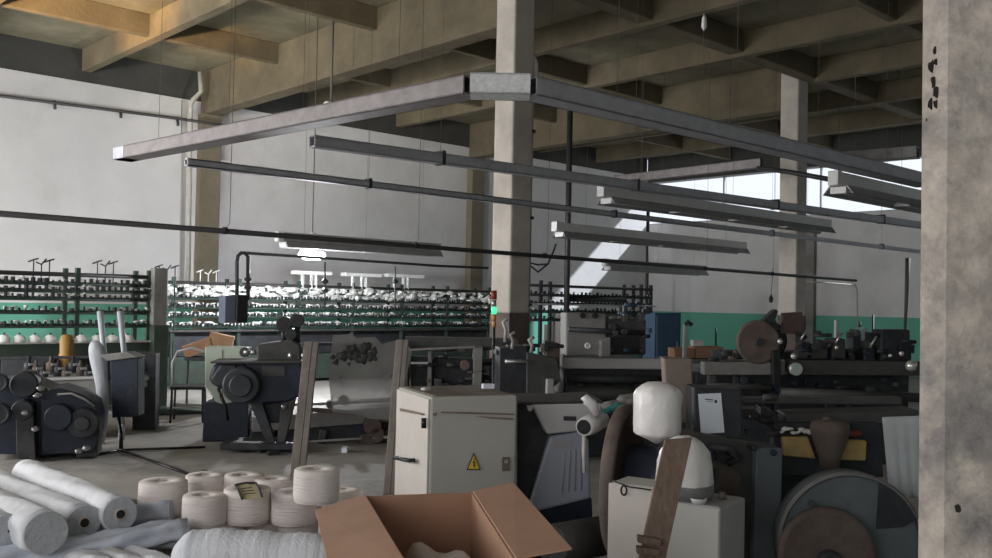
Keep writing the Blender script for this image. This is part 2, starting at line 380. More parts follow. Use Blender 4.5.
# ------------------------------------------------------------------ lamp battens
def batten(a, L, label, w_=.26, group=None, light=True, z1=None):
    a = V(a); t = thing('lamp_batten', label, 'light fitting', a, 0, group)
    mm = white_enamel if light else grey_enamel
    w_ *= 1.2; b = MB(); pr = [(-w_/2, -.07), (-w_*.28, .03), (w_*.28, .03), (w_/2, -.07), (w_*.47, -.07), (w_*.25, .012), (-w_*.25, .012), (-w_*.47, -.07)]
    b.prism([a+V((0, y, z)) for y, z in pr], (L, 0, 0)); b.build('reflector', grey_enamel, t)
    MB().box(a+V((-.02, -.06, .03)), a+V((L+.02, .06, .17))).build('housing', mm, t, bevel=.008)
    MB().box(a+V((-.12, -.06, .02)), a+V((-.02, .06, .18))).build('end_cap', white_enamel, t, bevel=.008)
    n = max(1, round(L/1.5)); s_ = L/n
    for k in range(n):
        for y in (-.06, .06):
            MB().cyl(a+V((k*s_+.05, y, -.025)), a+V(((k+1)*s_-.05, y, -.025)), .016, n=10).build('tube', tube_off, t)
        MB().box(a+V((k*s_-.0, -.09, -.06)), a+V((k*s_+.04, .09, .02))).build('lamp_holder', white_enamel, t)
    for k in (.12, .5, .88):
        MB().cyl(a+V((L*k, 0, .12)), a+V((L*k, 0, ZS-.1-a.z)), .0022, n=6).build('hanger', wire, t)
    return t
a = PY(606, 199, 7.9); batten(a, PY(828, 228, 7.9).x-a.x, 'long white lamp batten above the others, just right of the centre column')
a = PY(559, 233, 10.4); batten(a, PY(744, 247, 10.4).x-a.x, 'long white lamp batten with a square end cap beside the sunlit wall patch')
a = PY(607, 267, 13); batten(a, PY(704, 271, 13).x-a.x, 'small dim lamp batten hung lowest over the far machines', light=False)
a = PY(838, 188, 4.9); batten(a, 3.2, 'nearest white lamp batten at the right, running behind the pillar', w_=.3)
a = PY(283, 243, 13); batten(a, PY(438, 252, 13).x-a.x, 'dusty lamp batten behind the lit pendant lamp', light=False)

# lit pendant lamp
c = PY(312, 254, 13.4); t = thing('pendant_lamp', 'lit white dish pendant lamp glowing in front of the back wall', 'lamp', c)
MB().lathe(c, (0, 0, 1), [(.03, .2), (.06, .205), (.09, .12), (.11, .06), (.12, .06)]).build('lamp_shade', white_enamel, t)
MB().lathe(c+V((0, 0, -.04)), (0, 0, 1), [(-.06, .03), (-.05, .13), (-.02, .20), (.02, .225), (.06, .215), (.08, .15)]).build('bulb', lamp_glow, t)
MB().cyl(c+V((0, 0, .12)), c+V((0, 0, .36)), .055).build('lamp_holder', zinc_bright, t)
MB().tube([c+V((0, 0, .36)), c+V((0, 0, .7)), V((c.x, c.y, ZS-.0))], .008).build('cord', wire, t)
# cylindrical lamp under the beam
c = PY(331, 107, 12.6)
t = thing('bulkhead_lamp', 'small white lamp head fixed above the sloping duct arm', 'lamp', c)
MB().lathe(c, (1, -.3, 0), [(-.12, .05), (-.09, .085), (.08, .085), (.12, .06)], n=14).build('lamp_head', zinc_bright, t)
MB().cyl(c, (c.x, c.y, ZS), .02, n=8).build('stem', wire, t)

# ------------------------------------------------------------------ yarn racks along the back wall
def fuzz(mb, a, b, n, r0, r1, sp=.03, spz=.03):
    a, b = V(a), V(b)
    for _ in range(n):
        k = random.random(); p = a+(b-a)*k + V((0, random.uniform(-sp, sp), random.uniform(-spz, spz)))
        mb.blob(p, random.uniform(r0, r1), 1, (random.uniform(.8, 2.2), 1, random.uniform(.5, 1)), .35)
def rack(name, label, x0, x1, Y, zs, posts, top=None, m_rail=rail_green, body=None, dens=9, fz=.02, deep=.5, white=.5, band=False):
    t = thing(name, label, 'yarn rack', ((x0+x1)/2, Y, 0))
    for x in posts:
        MB().box((x-.03, Y-.03, 0), (x+.03, Y+.03, top or zs[0]+.1)).build('post', m_rail, t)
        MB().box((x-.03, Y+deep-.03, 0), (x+.03, Y+deep+.03, top or zs[0]+.1)).build('post', m_rail, t)
        MB().box((x-.02, Y, zs[0]-.02), (x+.02, Y+deep, zs[0]+.02)).build('crossbar', m_rail, t)
    for i, z in enumerate(zs):
        MB().cyl((x0, Y, z), (x1, Y, z), .03, n=8).build('rail', m_rail if i else pipe_dark, t)
        if i and i % 2: MB().cyl((x0, Y+deep, z), (x1, Y+deep, z), .02, n=8).build('rail', m_rail, t)
    k = MB()
    for i, z in enumerate(zs[1:]):
        n = int((x1-x0)*dens)
        for j in range(n):
            x = x0+(x1-x0)*(j+.5)/n; k.cyl((x, Y-.04, z+.005), (x, Y-.04, z+random.uniform(.04, .09)), random.uniform(.014, .034), n=5)
    k.build('tension_fingers', iron, t, kind='stuff')
    if fz:
        f = MB()
        for z in zs[1:]: fuzz(f, (x0, Y, z+.05), (x1, Y, z+.05), int((x1-x0)*26*white), fz*.5, fz*1.3)
        f.build('lint', lint, t, kind='stuff')
    if band:
        f = MB(); fuzz(f, (x0, Y+.1, (zs[0]+zs[2])/2), (x1, Y+.1, (zs[0]+zs[2])/2), int((x1-x0)*110), .03, .075, .2, (zs[0]-zs[2])*.3); f.build('yarn_web', lint, t, kind='stuff')
    if body:
        for (z0, z1, m_, y0, y1) in body:
            MB().box((x0, Y+y0, z0), (x1, Y+y1, z1)).build('panel', m_, t, bevel=.01)
    return t
def zat(px, py, Y): return PY(px, py, Y).z
Yl = 13.5
zl = [zat(20, y, Yl) for y in (273, 282.5, 290, 298, 312, 326)]
xl1 = PY(152, 300, Yl).x
rk = rack('creel_rack', 'long yarn creel at the far left with dark rails over dark green panels', 1.6, xl1, Yl, zl, (2.0, PY(77, 300, Yl).x, xl1-.05), body=[(.76, .97, mach_green, -.05, .3), (.42, .76, iron, .1, .5), (.06, .42, iron_grey, 0, .5), (.96, .985, white_enamel, -.1, .1)], dens=12, fz=.022, white=.9)
for k in range(9):
    px = 4+k*15.5; c = PY(px, 338, Yl-.12)
    b = MB().lathe(c, (0, 0, 1), [(-.06, .075), (-.02, .085), (.02, .07), (.045, .03)], n=12).build('yarn_bobbin', lint, label='white bobbin in the row on the ledge of the far left creel', cat='bobbin', group='bobbins on the far left creel')
    MB().cyl(c+V((0, 0, .04)), c+V((0, 0, .07)), .012, n=8).build('core', iron, b)
# dark green end post
pa = PY(155, 300, 13.3); pb = PY(170, 300, 13.3)
t = thing('machine_end_post', 'tall dark green steel end post standing at the end of the left creel', 'post', ((pa.x+pb.x)/2, 13.4, 0))
MB().box((pa.x, 13.3, 0), (pb.x, 13.6, zat(160, 325, 13.3))).build('post', mach_green, t, bevel=.01)
MB().box((pa.x-.0, 13.34, zat(160, 325, 13.3)), (pb.x-.02, 13.5, zat(160, 268, 13.3))).build('upper_post', mach_grey, t, bevel=.01)
# second rack
Yr = 16.0
zr = [zat(350, y, Yr) for y in (287.5, 294, 301, 309, 317, 326)]
xr0, xr1 = PY(168, 300, Yr).x, PY(492, 300, Yr).x
rack('creel_rack', 'very long lint-covered yarn creel lit by the pendant lamp behind the machines', xr0, xr1, Yr, zr, [xr0+.1+k*(xr1-xr0-.2)/6 for k in range(7)], body=[(.06, .55, mach_green, 0, .6), (.55, 1.02, iron, .1, .6), (1.0, 1.04, iron_grey, -.1, .3)], dens=14, fz=.03, white=1.7, band=True)
# right rack
Yq = 13.2
xq0, xq1 = PY(514, 300, Yq).x, PY(652, 300, Yq).x
zq = [zat(580, y, Yq) for y in (287, 296, 304, 312, 320)]
t = rack('creel_rack', 'dark framed yarn creel to the right of the centre column', xq0, xq1, Yq, zq, [xq0+.05, xq0+.75, xq0+1.55, xq1-.4, xq1-.05], top=zat(580, 282, Yq)+.0, m_rail=iron, dens=8, fz=.018, white=.4)
MB().cyl((PY(566, 300, Yq-.1).x, Yq-.1, zat(590, 299.5, Yq-.1)), (PY(625, 300, Yq-.1).x, Yq-.1, zat(590, 299.5, Yq-.1)), .06, n=14).build('roller', black_plastic, t)
MB().cyl((xq0, Yq-.1, zat(590, 305, Yq-.1)), (xq1, Yq-.1, zat(590, 305, Yq-.1)), .02, n=14).build('rail', steel, t)
MB().box((PY(572, 300, Yq).x, Yq+.1, 0), (PY(640, 300, Yq).x, Yq+.6, zat(600, 312, Yq))).build('cabinet_body', mach_grey, t, bevel=.02)
# yarn guides standing over the racks
def guides(px, py, Y, label, n=3, m_=iron, w_=8, h=20):
    c = PY(px, py, Y); t = thing('yarn_guide', label, 'yarn guide', c)
    for k in range(n):
        x = PY(px+(k-(n-1)/2)*w_, py, Y).x; zt = zat(px, py-h, Y)
        MB().cyl((x, Y, c.z), (x, Y, zt-.06*(k % 2)), .008, n=6).build('rod', m_, t)
        MB().tube([(x-.07, Y, zt-.03), (x, Y, zt-.0-.06*(k % 2)), (x+.06, Y, zt+.02)], .012, n=6).build('arm', m_, t)
guides(41, 282, Yl, 'three thin dark yarn guides over the far left creel, the leftmost set', h=22)
guides(105, 284, Yl, 'three thin dark yarn guides over the far left creel, nearest the green end post', h=22)
guides(163, 414, Yl+.4, 'thin yarn guides just behind the tall end post', h=148)
guides(208, 287, Yr, 'pale yarn guides in front of the brown wall column', m_=white_enamel, h=16)
for px, hh, lb in ((310, 16, 'white T-shaped yarn guides directly under the lit lamp'), (360, 14, 'white T-shaped yarn guides right of the lit lamp'), (402, 13, 'white T-shaped yarn guides furthest right on the long creel')):
    c = PY(px, 289, Yr); t = thing('yarn_guide', lb, 'yarn guide', c)
    x0, x1 = PY(px-17, 289, Yr).x, PY(px+19, 289, Yr).x; zt = zat(px, 289-hh, Yr)
    MB().box((x0, Yr-.1, zt-.035), (x1, Yr+.1, zt+.035)).build('top_bar', lint, t)
    for k in (.25, .5, .62): MB().cyl((x0+(x1-x0)*k, Yr, c.z), (x0+(x1-x0)*k, Yr, zt), .035, n=6).build('rod', lint, t)
# arched pipe and hanging feed drums
Ya = 12.6
pts = [PY(237, 320, Ya)]+[PY(237, 262, Ya), PY(238, 256, Ya), PY(241, 253, Ya), PY(245, 253, Ya), PY(248, 257, Ya), PY(248, 300, Ya)]
t = thing('arched_pipe', 'dark pipe bent into an upside-down U above the pale green cabinet', 'pipe', PY(242, 330, Ya))
MB().tube(pts, .028).build('pipe', iron, t)
MB().tube([PY(247, 253, Ya), PY(440, 266, Ya), PY(488, 268, Ya)], .022).build('crosspipe', iron, t)
for px, py in ((248, 279), (248, 287), (325, 281), (325, 290), (395, 281)):
    MB().lathe(PY(px, py+3, Ya), (0, 0, 1), [(0, .02), (.03, .055), (.05, .055), (.09, .015)], n=12).build('feed_disc', iron, t)
MB().cyl(PY(325, 262, Ya), PY(325, 312, Ya), .012, n=6).build('rod', iron, t)
MB().cyl(PY(395, 266, Ya), PY(395, 312, Ya), .012, n=6).build('rod', iron, t)
def pbox(px0, px1, py0, py1, Y, dp=.3, th=None):
    a, b = PY(px0, (py0+py1)/2, Y), PY(px1, (py0+py1)/2, Y); zt, zb = zat((px0+px1)/2, py0, Y), zat((px0+px1)/2, py1, Y)
    return (a.x, Y, zb), (b.x, Y+dp, zt)
t = thing('switch_box', 'slate blue switch box beside a black one above the pale green cabinet', 'switch box', PY(237, 323, 12.5))
MB().box(*pbox(225, 236, 296, 323, 12.5, .2)).build('box', slate_paint, t, bevel=.01)
MB().box(*pbox(237, 248, 295, 323, 12.45, .2)).build('black_box', black_plastic, t, bevel=.01)
lo, hi = pbox(225, 248, 323, 420, 12.5, .1); MB().box((lo[0]+.15, 12.5, 0), (lo[0]+.2, 12.6, lo[2]+.9)).build('stand', iron, t)
# vertical service pipes on the right
for px, y0, y1, Y, lb in ((567, 178, 340, 13.0, 'thick dark service pipe rising at the left edge of the sunlit wall patch'), (647, 205, 345, 16.9, 'dark service pipe rising near the far corner')):
    MB().cyl((PY(px, 280, Y).x, Y, 0), (PY(px, 280, Y).x, Y, ZR if px < 600 else 5.0), .06 if px < 600 else .05, n=10).build('service_pipe', pipe_dark, label=lb, cat='pipe')
# looping cable right of the column
q = MB()
for dz in (0, .12):
    q.tube([PY(520, 240+dz*60, 12), PY(526, 262, 12), PY(538, 272-dz*60, 12), PY(548, 264, 12), PY(554, 250, 12), PY(556, 244, 12)], .018, n=6)
q.build('loose_cable', pipe_dark, label='dark cable drooping in loops to the right of the centre column', cat='cable')
# pull switch on a cord
c = PY(771, 299, 11); t = thing('pull_switch', 'black pull switch dangling on a cord before the right column', 'switch', c)
MB().lathe(c-V((0, 0, .08)), (0, 0, 1), [(0, .03), (.08, .05), (.14, .03), (.18, .012)], n=12).build('switch', black_plastic, t)
MB().cyl(c+V((0, 0, .08)), PY(773, 268, 11), .008, n=6).build('cord', wire, t)
# thin pipe with drop
MB().tube([PY(800, 281, 10.5), PY(855, 285, 10.5), PY(857, 290, 10.5), PY(858, 335, 10.5)], .018).build('drop_pipe', pipe_light, label='thin pale pipe turning down at the end of the low dark pipe on the right', cat='pipe')
MB().tube([PY(908, 258, 9), PY(907, 285, 9), PY(905, 330, 9)], [.06, .05, .03], n=8).build('hose', wire, label='knotted dark hose hanging beside the near pillar edge', cat='hose')
# ------------------------------------------------------------------ foreground left: fabric rolls and yarn
def pallet(label, x0, x1, y0, y1, h):
    c = rt0*((x0+x1)/2)+fw0*((y0+y1)/2); th = -AZ; Mx = W(c, th); w_, d_ = (x1-x0)/2, (y1-y0)/2
    t = thing('pallet', label, 'pallet', c, th); n = max(1, round(h/.15)); st = h/n
    for l_ in range(n):
        for k in (-w_, -.05, w_-.1): MB().box((k, -d_, l_*st), (k+.1, d_, (l_+1)*st-.025), Mx).build('bearer', wood, t)
    m_ = int(2*d_/.26)
    for k in range(m_): MB().box((-w_, -d_+k*.26, h-.025), (w_, -d_+k*.26+.16, h), Mx).build('plank', wood, t)
pallet('wooden pallet stack under the row of white fabric rolls', -3.4, -2.06, 3.95, 6.4, .30)
pallet('wooden pallet stack under the ribbed blanket at the bottom edge', -1.45, -.72, 3.6, 4.78, .40)
pallet('wooden pallet stack under the lower roll ends at the bottom edge', -2.04, -1.48, 3.6, 4.75, .33)
def roll(pn, dn, rn, pf, df, rf, label, m_=fabric_white, end=fabric_end, group=None, hole=.022, soft=.012, name='fabric_roll'):
    a, b = P(*pn, dn), P(*pf, df); ax = (b-a).normalized(); L_ = (b-a).length
    t = thing(name, label, 'fabric roll', a+V((0, 0, -rn)), 0, group)
    m = MB(); u, v = m.axes(ax); rings = []; n = 36; K = 22
    ph = random.uniform(0, 6)
    for k in range(K+1):
        s_ = k/K; rr = rn+(rf-rn)*s_; c = a+ax*(L_*s_); rg = []
        for i in range(n):
            an = 2*pi*i/n; q = 1+soft/rn*.35*sin(an*2+ph+s_*5)*sin(s_*pi)+soft/rn*.35*sin(an*5+s_*9+ph)+soft/rn*.25*sin(s_*31+an*3)
            if k in (0, K): q = .97
            rg.append(m.bm.verts.new(c+u*(rr*q*cos(an))+v*(rr*q*sin(an))))
        rings.append(rg)
    m.loft(rings, caps=True); m.build('fabric', m_, t)
    MB().lathe(a-ax*.004, ax, [(-.002, rn*.93), (.0, rn*.95), (.01, rn*.95)], n=32).build('rolled_end', end, t)
    if hole:
        MB().lathe(a-ax*.009, ax, [(-.002, hole), (.0, hole), (.003, hole)], n=16).build('tube_hole', black_plastic, t)
        g = MB(); u, v = g.axes(ax)
        ra = g.ring(a-ax*.012, u, v, hole, 18); rb = g.ring(a-ax*.012, u, v, hole*1.35, 18); rc = g.ring(a-ax*.004, u, v, hole*1.35, 18)
        g.loft([ra, rb, rc], caps=False); g.build('tube_rim', core, t)
    return t
roll((120, 514), 4.7, .088, (26, 472.5), 6.3, .09, 'white fabric roll lying nearest the yarn packages, with an open tube hole')
roll((84, 522.5), 4.65, .086, (-28, 475), 6.3, .092, 'white fabric roll second from the yarn packages, with a dark tube hole', soft=.014)
roll((46, 533), 4.35, .103, (-60, 484), 5.9, .10, 'white fabric roll third from the yarn packages, end closed and plain', hole=0, soft=.018)
roll((8, 531), 4.45, .082, (-95, 494), 5.8, .085, 'smaller white fabric roll cut by the left edge of the photo', hole=.006)
roll((187, 530), 4.75, .064, (-20, 566), 4.35, .068, 'pale blue wrapped fabric roll lying crosswise under the white rolls', fabric_blue, fabric_blue, hole=0, soft=.03)
roll((171, 511), 5.05, .06, (20, 530), 5.0, .06, 'thin pale blue fabric roll lying crosswise behind the thicker one', fabric_blue, fabric_blue, hole=0, soft=.02)
for px, lb in ((102, 'end of a lower white roll at the bottom edge, nearest the left'), (133, 'end of a lower white roll at the bottom edge, middle of three'), (163, 'end of a lower white roll at the bottom edge, next to the ribbed blanket')):
    roll((px, 571), 4.15, .068, (px-60, 548), 5.1, .07, lb, fabric_white, fabric_white, hole=0)
# ribbed blanket roll
a, b = P(172, 556, 4.1), P(345, 555, 4.1); m = MB(); ax = (b-a).normalized(); u, v = m.axes(ax); rings = []
for k in range(61):
    s_ = k/60; r_ = .105*min(1, (max(0, .02+s_*9))**.5, (max(0, (1-s_)*5+.2))**.5)*(1+.018*sin(k*1.9)+.03*sin(k*.45)); c = a+ax*((b-a).length*s_)+V((0, 0, .012*sin(s_*6)))
    rings.append([m.bm.verts.new(c+u*(r_*cos(2*pi*i/28)*(1+.03*sin(i*1.3+k*.2)))+v*(r_*sin(2*pi*i/28))) for i in range(28)])
m.loft(rings); m.build('rolled_blanket', blanket, label='white ribbed blanket rolled up in front of the yarn packages', cat='blanket')
# crate under the yarn packages
cz = .262; cc = P(255, 300, 5.35); th = R(-43)
t = thing('crate', 'low wooden crate carrying the cream yarn packages', 'crate', (cc.x, cc.y, 0), th); Mx = W(t.location, th)
MB().box((-.64, -.5, .24), (.66, .42, cz-.002), Mx).build('top_board', wood, t)
for k in range(3): MB().box((-.62, -.49, .02+k*.075), (.64, -.46, .08+k*.075), Mx).build('slat', wood, t)
for x in (-.62, .58): MB().box((x, -.45, 0), (x+.06, .4, .24), Mx).build('side_board', wood, t)
# yarn packages: squat cylinders with a tube in the middle
HY = .168
t0 = thing('yarn_package', 'x', 'yarn package', (0, 0, 0))
MB().lathe((0, 0, 0), (0, 0, 1), [(0, .02), (0, .108), (.004, .114), (.03, .117), (.085, .118), (.14, .117), (HY-.005, .1145), (HY, .109), (HY-.001, .018), (HY-.02, .016)], n=40).build('yarn', yarn, t0)
MB().lathe((0, 0, 0), (0, 0, 1), [(.005, .016), (HY+.002, .016), (HY+.002, .012), (HY-.06, .011)], n=20).build('tube', core, t0)
first = [True]
def package(px, py, zb, label, sc=1.0, group=None):
    c = PZ(px, py, zb+HY*sc)             # px, py: middle of the top face
    o = t0 if first[0] else copy_thing(t0, (0, 0, 0)); first[0] = False
    o.location = (c.x, c.y, zb); o.scale = (sc, sc, sc); o.rotation_euler = (0, 0, random.uniform(0, 6)); o['label'] = label
    if group: o['group'] = group
    return o
Z1 = cz+HY+.002; Z2 = Z1+HY+.002
package(317, 468.5, Z2, 'cream yarn package stacked on top of the others, highest of the heap', group='cream yarn packages')
package(343, 489, Z1, 'cream yarn package at the right end of the heap, half behind the carton', .93, group='cream yarn packages')
package(294, 491.5, Z1, 'cream yarn package in the front row, directly below the topmost one', group='cream yarn packages')
package(247.5, 488, Z1, 'front cream yarn package with a small label sheet on its top', 1.08, group='cream yarn packages')
package(205, 494.5, Z1, 'cream yarn package in the front row, left of the one with the label', .98, group='cream yarn packages')
package(163.5, 480.5, Z1, 'largest cream yarn package at the left end of the heap', 1.12, group='cream yarn packages')
package(206, 474.5, Z1, 'cream yarn package in the back row, second from the left', group='cream yarn packages')
package(244, 474.5, Z1, 'cream yarn package in the back row, behind the one with the label', group='cream yarn packages')
package(274, 478.5, Z1, 'cream yarn package in the back row, left of the topmost one', .95, group='cream yarn packages')
for px, py in ((221, 521), (180, 512), (263, 515), (300, 516), (335, 512), (340, 524)):
    package(px, py, cz, 'cream yarn package half hidden in the bottom layer of the heap', group='bottom layer of yarn packages')
for px, py in ((200, 500), (238, 499), (276, 500), (314, 500), (165, 500)):
    package(px, py, cz, 'cream yarn package half hidden in the bottom layer of the heap', .98, group='bottom layer of yarn packages')
c = PZ(247.5, 488, Z1+HY*1.08+.004)
t = thing('label_sheet', 'small yellowed label sheet with dark edges lying on a yarn package', 'label', c)
q = [PZ(x, y, c.z) for x, y in ((235, 486), (256, 484), (262, 498), (242, 500))]
MB().prism(q, (0, 0, .004)).build('sheet', mat('label paper', (.62, .55, .34), .8, var=.2, scale=30), t)
m = MB()
for i, j in ((0, 1), (1, 2), (3, 0)): m.tube([q[i]+V((0, 0, .006)), (q[i]+q[j])/2+V((0, 0, .012)), q[j]+V((0, 0, .006))], .006, n=6)
m.build('dark_edge', ink, t)
for k in range(3):
    a = q[0]+(q[3]-q[0])*(.3+.2*k)+(q[1]-q[0])*.2; b = a+(q[1]-q[0])*.5
    MB().tube([a+V((0, 0, .005)), b+V((0, 0, .005))], .0025, n=4).build('print_line', ink, t)

# ------------------------------------------------------------------ open carton
th = R(-28); bl = PZ(365, 496, .905); Mx = W((bl.x, bl.y, 0), th)          # local +x to the right, +y away; origin = back left corner
WB, DB, HB, T_ = .42, .95, .905, .007
t = thing('cardboard_box', 'large open cardboard carton with flaps folded out at the bottom of the photo', 'box', (bl.x, bl.y, 0), th)
MB().prism([Mx @ V(p) for p in ((0, -DB, 0), (WB-.1, -DB, 0), (WB, 0, 0), (0, 0, 0))], (0, 0, T_)).build('bottom', cardboard, t)
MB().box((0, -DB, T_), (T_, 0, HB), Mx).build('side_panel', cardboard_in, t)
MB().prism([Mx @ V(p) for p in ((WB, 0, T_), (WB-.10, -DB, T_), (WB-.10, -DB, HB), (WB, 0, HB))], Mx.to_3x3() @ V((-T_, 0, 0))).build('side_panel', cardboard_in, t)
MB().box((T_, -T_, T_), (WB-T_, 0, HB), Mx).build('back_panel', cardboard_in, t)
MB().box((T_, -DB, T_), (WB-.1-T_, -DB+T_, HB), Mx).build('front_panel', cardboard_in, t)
def flap(pts, nm='flap'):
    MB().prism([Mx @ V(p) for p in pts], (0, 0, .006)).build(nm, cardboard, t, bevel=.001)
flap([(0, 0, HB), (0, -DB, HB), (-.20, -DB, HB-.06), (-.185, -.02, HB-.045)])
flap([(WB, 0, HB), (WB-.10, -DB, HB), (WB+.07, -DB-.0, HB+.02), (WB+.165, -.0, HB+.028)])
m = MB(); cb = Mx @ V((.2, -.40, .62))
g = bmesh.ops.create_icosphere(m.bm, subdivisions=4, radius=1)
for q in g['verts']:
    d = q.co.copy(); k = 1+.10*sin(d.x*7+d.z*4)+.07*sin(d.y*11+d.x*5)+.04*sin(d.z*17+d.y*9)
    q.co = Mx @ V((.19+d.x*.165*k, -.42+d.y*.30*k, .60+d.z*.20*k))
for f in m.bm.faces: f.smooth = True
m.build('packing_bag', mat('pinkish packing plastic', (.74, .67, .65), .5, var=.08, scale=8, bump=.7, bscale=14), label='crumpled pinkish white plastic bag inside the open carton', cat='bag')

# ------------------------------------------------------------------ electrical cabinet
th = R(-20); a = P(431, 397, 5.0); Mx = W((a.x, a.y, 0), th); HC = a.z
t = thing('electrical_cabinet', 'cream electrical cabinet with a yellow warning triangle and brown scrapes', 'cabinet', (a.x, a.y, 0), th)
MB().box((0, 0, .05), (.507, .60, HC), Mx).build('body', cream_shaded, t, bevel=.012)
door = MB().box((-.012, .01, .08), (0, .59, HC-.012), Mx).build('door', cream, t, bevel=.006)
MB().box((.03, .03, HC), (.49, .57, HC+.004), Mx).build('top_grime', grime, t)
MB().box((0.02, .02, 0), (.48, .57, .05), Mx).build('plinth', black_plastic, t)
def onfront(px, py): return Plane_f.at(px, py)
Plane_f = Plane(431, 5.0, th); 
Plane_s = Plane(431, 5.0, th+R(90))
h = MB(); c1, c2 = Plane_s.at(401, 457.5), Plane_s.at(417, 460)
nx = (Mx.to_3x3() @ V((-1, 0, 0)))
h.tube([c1+nx*.012, c1+nx*.04, c2+nx*.045, c2+nx*.012], .011); h.build('handle', black_plastic, door)
c1, c2 = Plane_s.at(427, 418), Plane_s.at(427, 428)
MB().tube([c1+nx*.018, c2+nx*.018], .014, n=8).build('lock', black_plastic, door)
fy = Mx.to_3x3() @ V((0, -1, 0))
tri = [Plane_f.at(473.5, 452.5), Plane_f.at(480.5, 470), Plane_f.at(466.5, 470)]
wt = MB().prism([p+fy*.001 for p in tri], fy*.002).build('warning_triangle', ink, t)
g = sum(tri, V())/3
MB().prism([g+(p-g)*.80+fy*.003 for p in tri], fy*.0015).build('warning_face', sign_yellow, wt)
bolt = [(474.4, 457), (472.2, 463), (473.6, 463), (472.4, 466.2), (473.8, 465.6), (474.2, 468), (475.2, 464.6), (474.4, 465), (475, 461.5), (473.8, 461.6)]
MB().prism([Plane_f.at(x, y)+fy*.0048 for x, y in bolt], fy*.001).build('lightning_symbol', ink, wt)
for pts, nm, mm in (([(502, 457), (509.5, 457), (509.5, 471), (502, 471)], 'inset_plate', grime), ([(504, 459), (507.5, 459), (507.5, 463), (504, 463)], 'keyhole', cream_shaded)):
    MB().prism([Plane_f.at(x, y)+fy*.002 for x, y in pts], fy*.003).build(nm, mm, t)
for pts in ([(441, 411.5), (470, 412), (514, 413.5), (514, 415), (480, 414.2), (441, 413)], [(475, 416), (513, 418), (513, 420), (490, 418.5)], [(433, 413), (437, 412.5), (436, 416), (433, 416)]):
    MB().prism([Plane_f.at(x, y)+fy*.001 for x, y in pts], fy*.001).build('scrape', streak, t)
for pts in ([(402, 408), (424, 413), (424, 415), (402, 411)],):
    MB().prism([Plane_s.at(x, y)+nx*.013 for x, y in pts], nx*.001).build('scrape', streak, t)
zt = HC+.005
c = PZ(488, 388.5, zt); MB().box((-.035, -.02, 0), (.035, .02, .028), W(c, R(-25))).build('paper_box', paper, label='small white block lying on top of the electrical cabinet', cat='block', bevel=.002)
m = MB(); c = PZ(428, 390, zt+.01)
for k in range(5): m.blob(c+V((random.uniform(-.02, .02), random.uniform(-.02, .02), .006)), .018, 1, (1.2, .8, .6))
m.build('rag_scrap', yarn_white, label='scrap of white rag on top of the electrical cabinet', cat='rag')

# ------------------------------------------------------------------ loom end with grey blue guard
th = R(-38); pl = Plane(560, 5.6, th)
t = thing('loom_end', 'machine end with a slanted pale cover and grey blue guard beside the cabinet', 'machine', (P(560, 300, 5.8).x, P(560, 300, 5.8).y, 0))
m = MB(); pl.slab(m, [(532, 404), (602, 403), (602, 428), (583, 431), (547, 434.5)], .5); m.build('cover', mat('pale cover paint', (.58, .57, .58), .5, var=.06, scale=3, c2=(.48, .47, .47), thr=(.55, .75)), t, bevel=.012)
m = MB(); pl.slab(m, [(551, 437), (581, 432), (590, 440), (592, 500), (534, 514), (531, 507)], .35, back=.03); m.build('guard', blue_guard, t, bevel=.02)
m = MB(); pl.slab(m, [(519, 404), (540, 404), (552, 436), (536, 500), (519, 540)], .5, back=.12); m.build('frame', iron, t, bevel=.01)
m = MB(); pl.slab(m, [(533, 512), (594, 500), (596, 560), (536, 620)], .4, back=.06); m.build('base', navy_iron, t, bevel=.01)
m = MB()
for k in range(4): pl.slab(m, [(566+k*5, 452-k), (567+k*5, 452-k), (563.5+k*6.5, 494-k), (562+k*6.5, 494-k)], .006, back=.024)
m.build('guard_ribs', steel, t, kind='stuff')
m = MB(); pl.slab(m, [(563.5, 416), (576, 416.5), (576, 421), (563.5, 420.5)], .01, back=-.006); m.build('name_plate', ink, t)
m = MB(); pl.slab(m, [(554, 442.5), (573, 440), (573, 446), (554, 449)], .008, back=.022); m.build('recess_panel', mach_light, t)
m = MB(); pl.slab(m, [(517, 402), (560, 402.5), (603, 400.5), (603, 403), (532, 405), (517, 404)], .55, back=.0); m.build('top_edge', iron_grey, t, bevel=.01)
m = MB(); pl.slab(m, [(527, 406), (534, 406), (532, 411.5), (529, 411.5)], .02, back=.02); m.build('hanging_tab', cream, t)
# taped pipe end
a = P(584, 427, 5.3); b = P(605, 418, 5.6)
t = thing('taped_shaft', 'dark hollow shaft end bound in white tape beside the big flange', 'shaft', a)
MB().lathe(a, b-a, [(0, .035), (0, .052), (.1, .06), (.28, .05)], n=20).build('tape_wrap', plastic_wrap, t)
MB().lathe(a-(b-a).normalized()*.004, b-a, [(0, .042), (.01, .042)], n=18).build('hollow_end', black_plastic, t)
MB().tube([a+V((0, 0, -.05)), a+V((0, 0, -.15)), a+V((.01, 0, -.26))], .011).build('tape_tail', plastic_wrap, t)
MB().tube([P(597, 415, 5.3), P(592, 404, 5.3), P(585, 399, 5.3), P(583, 401, 5.3)], [.02, .03, .03, .02]).build('tape_knot', plastic_wrap, t)
m = MB(); 
for k in range(8):
    m.blob(P(611+k*3.2, 407-k*1.0+random.uniform(-2, 2), 5.5), random.uniform(.04, .065), 2, (1.4, 1, .6), .25)
m.build('cloth_heap', mach_grey, label='grey rag heap lying above the big flange', cat='cloth')
m = MB()
for k in range(4): m.blob(P(607+k*4, 411-k*2, 5.35), .028, 2, (1.3, 1, .5), .2)
m.build('teal_cloth', teal_cloth, label='small teal cloth scrap on the rag heap', cat='cloth')

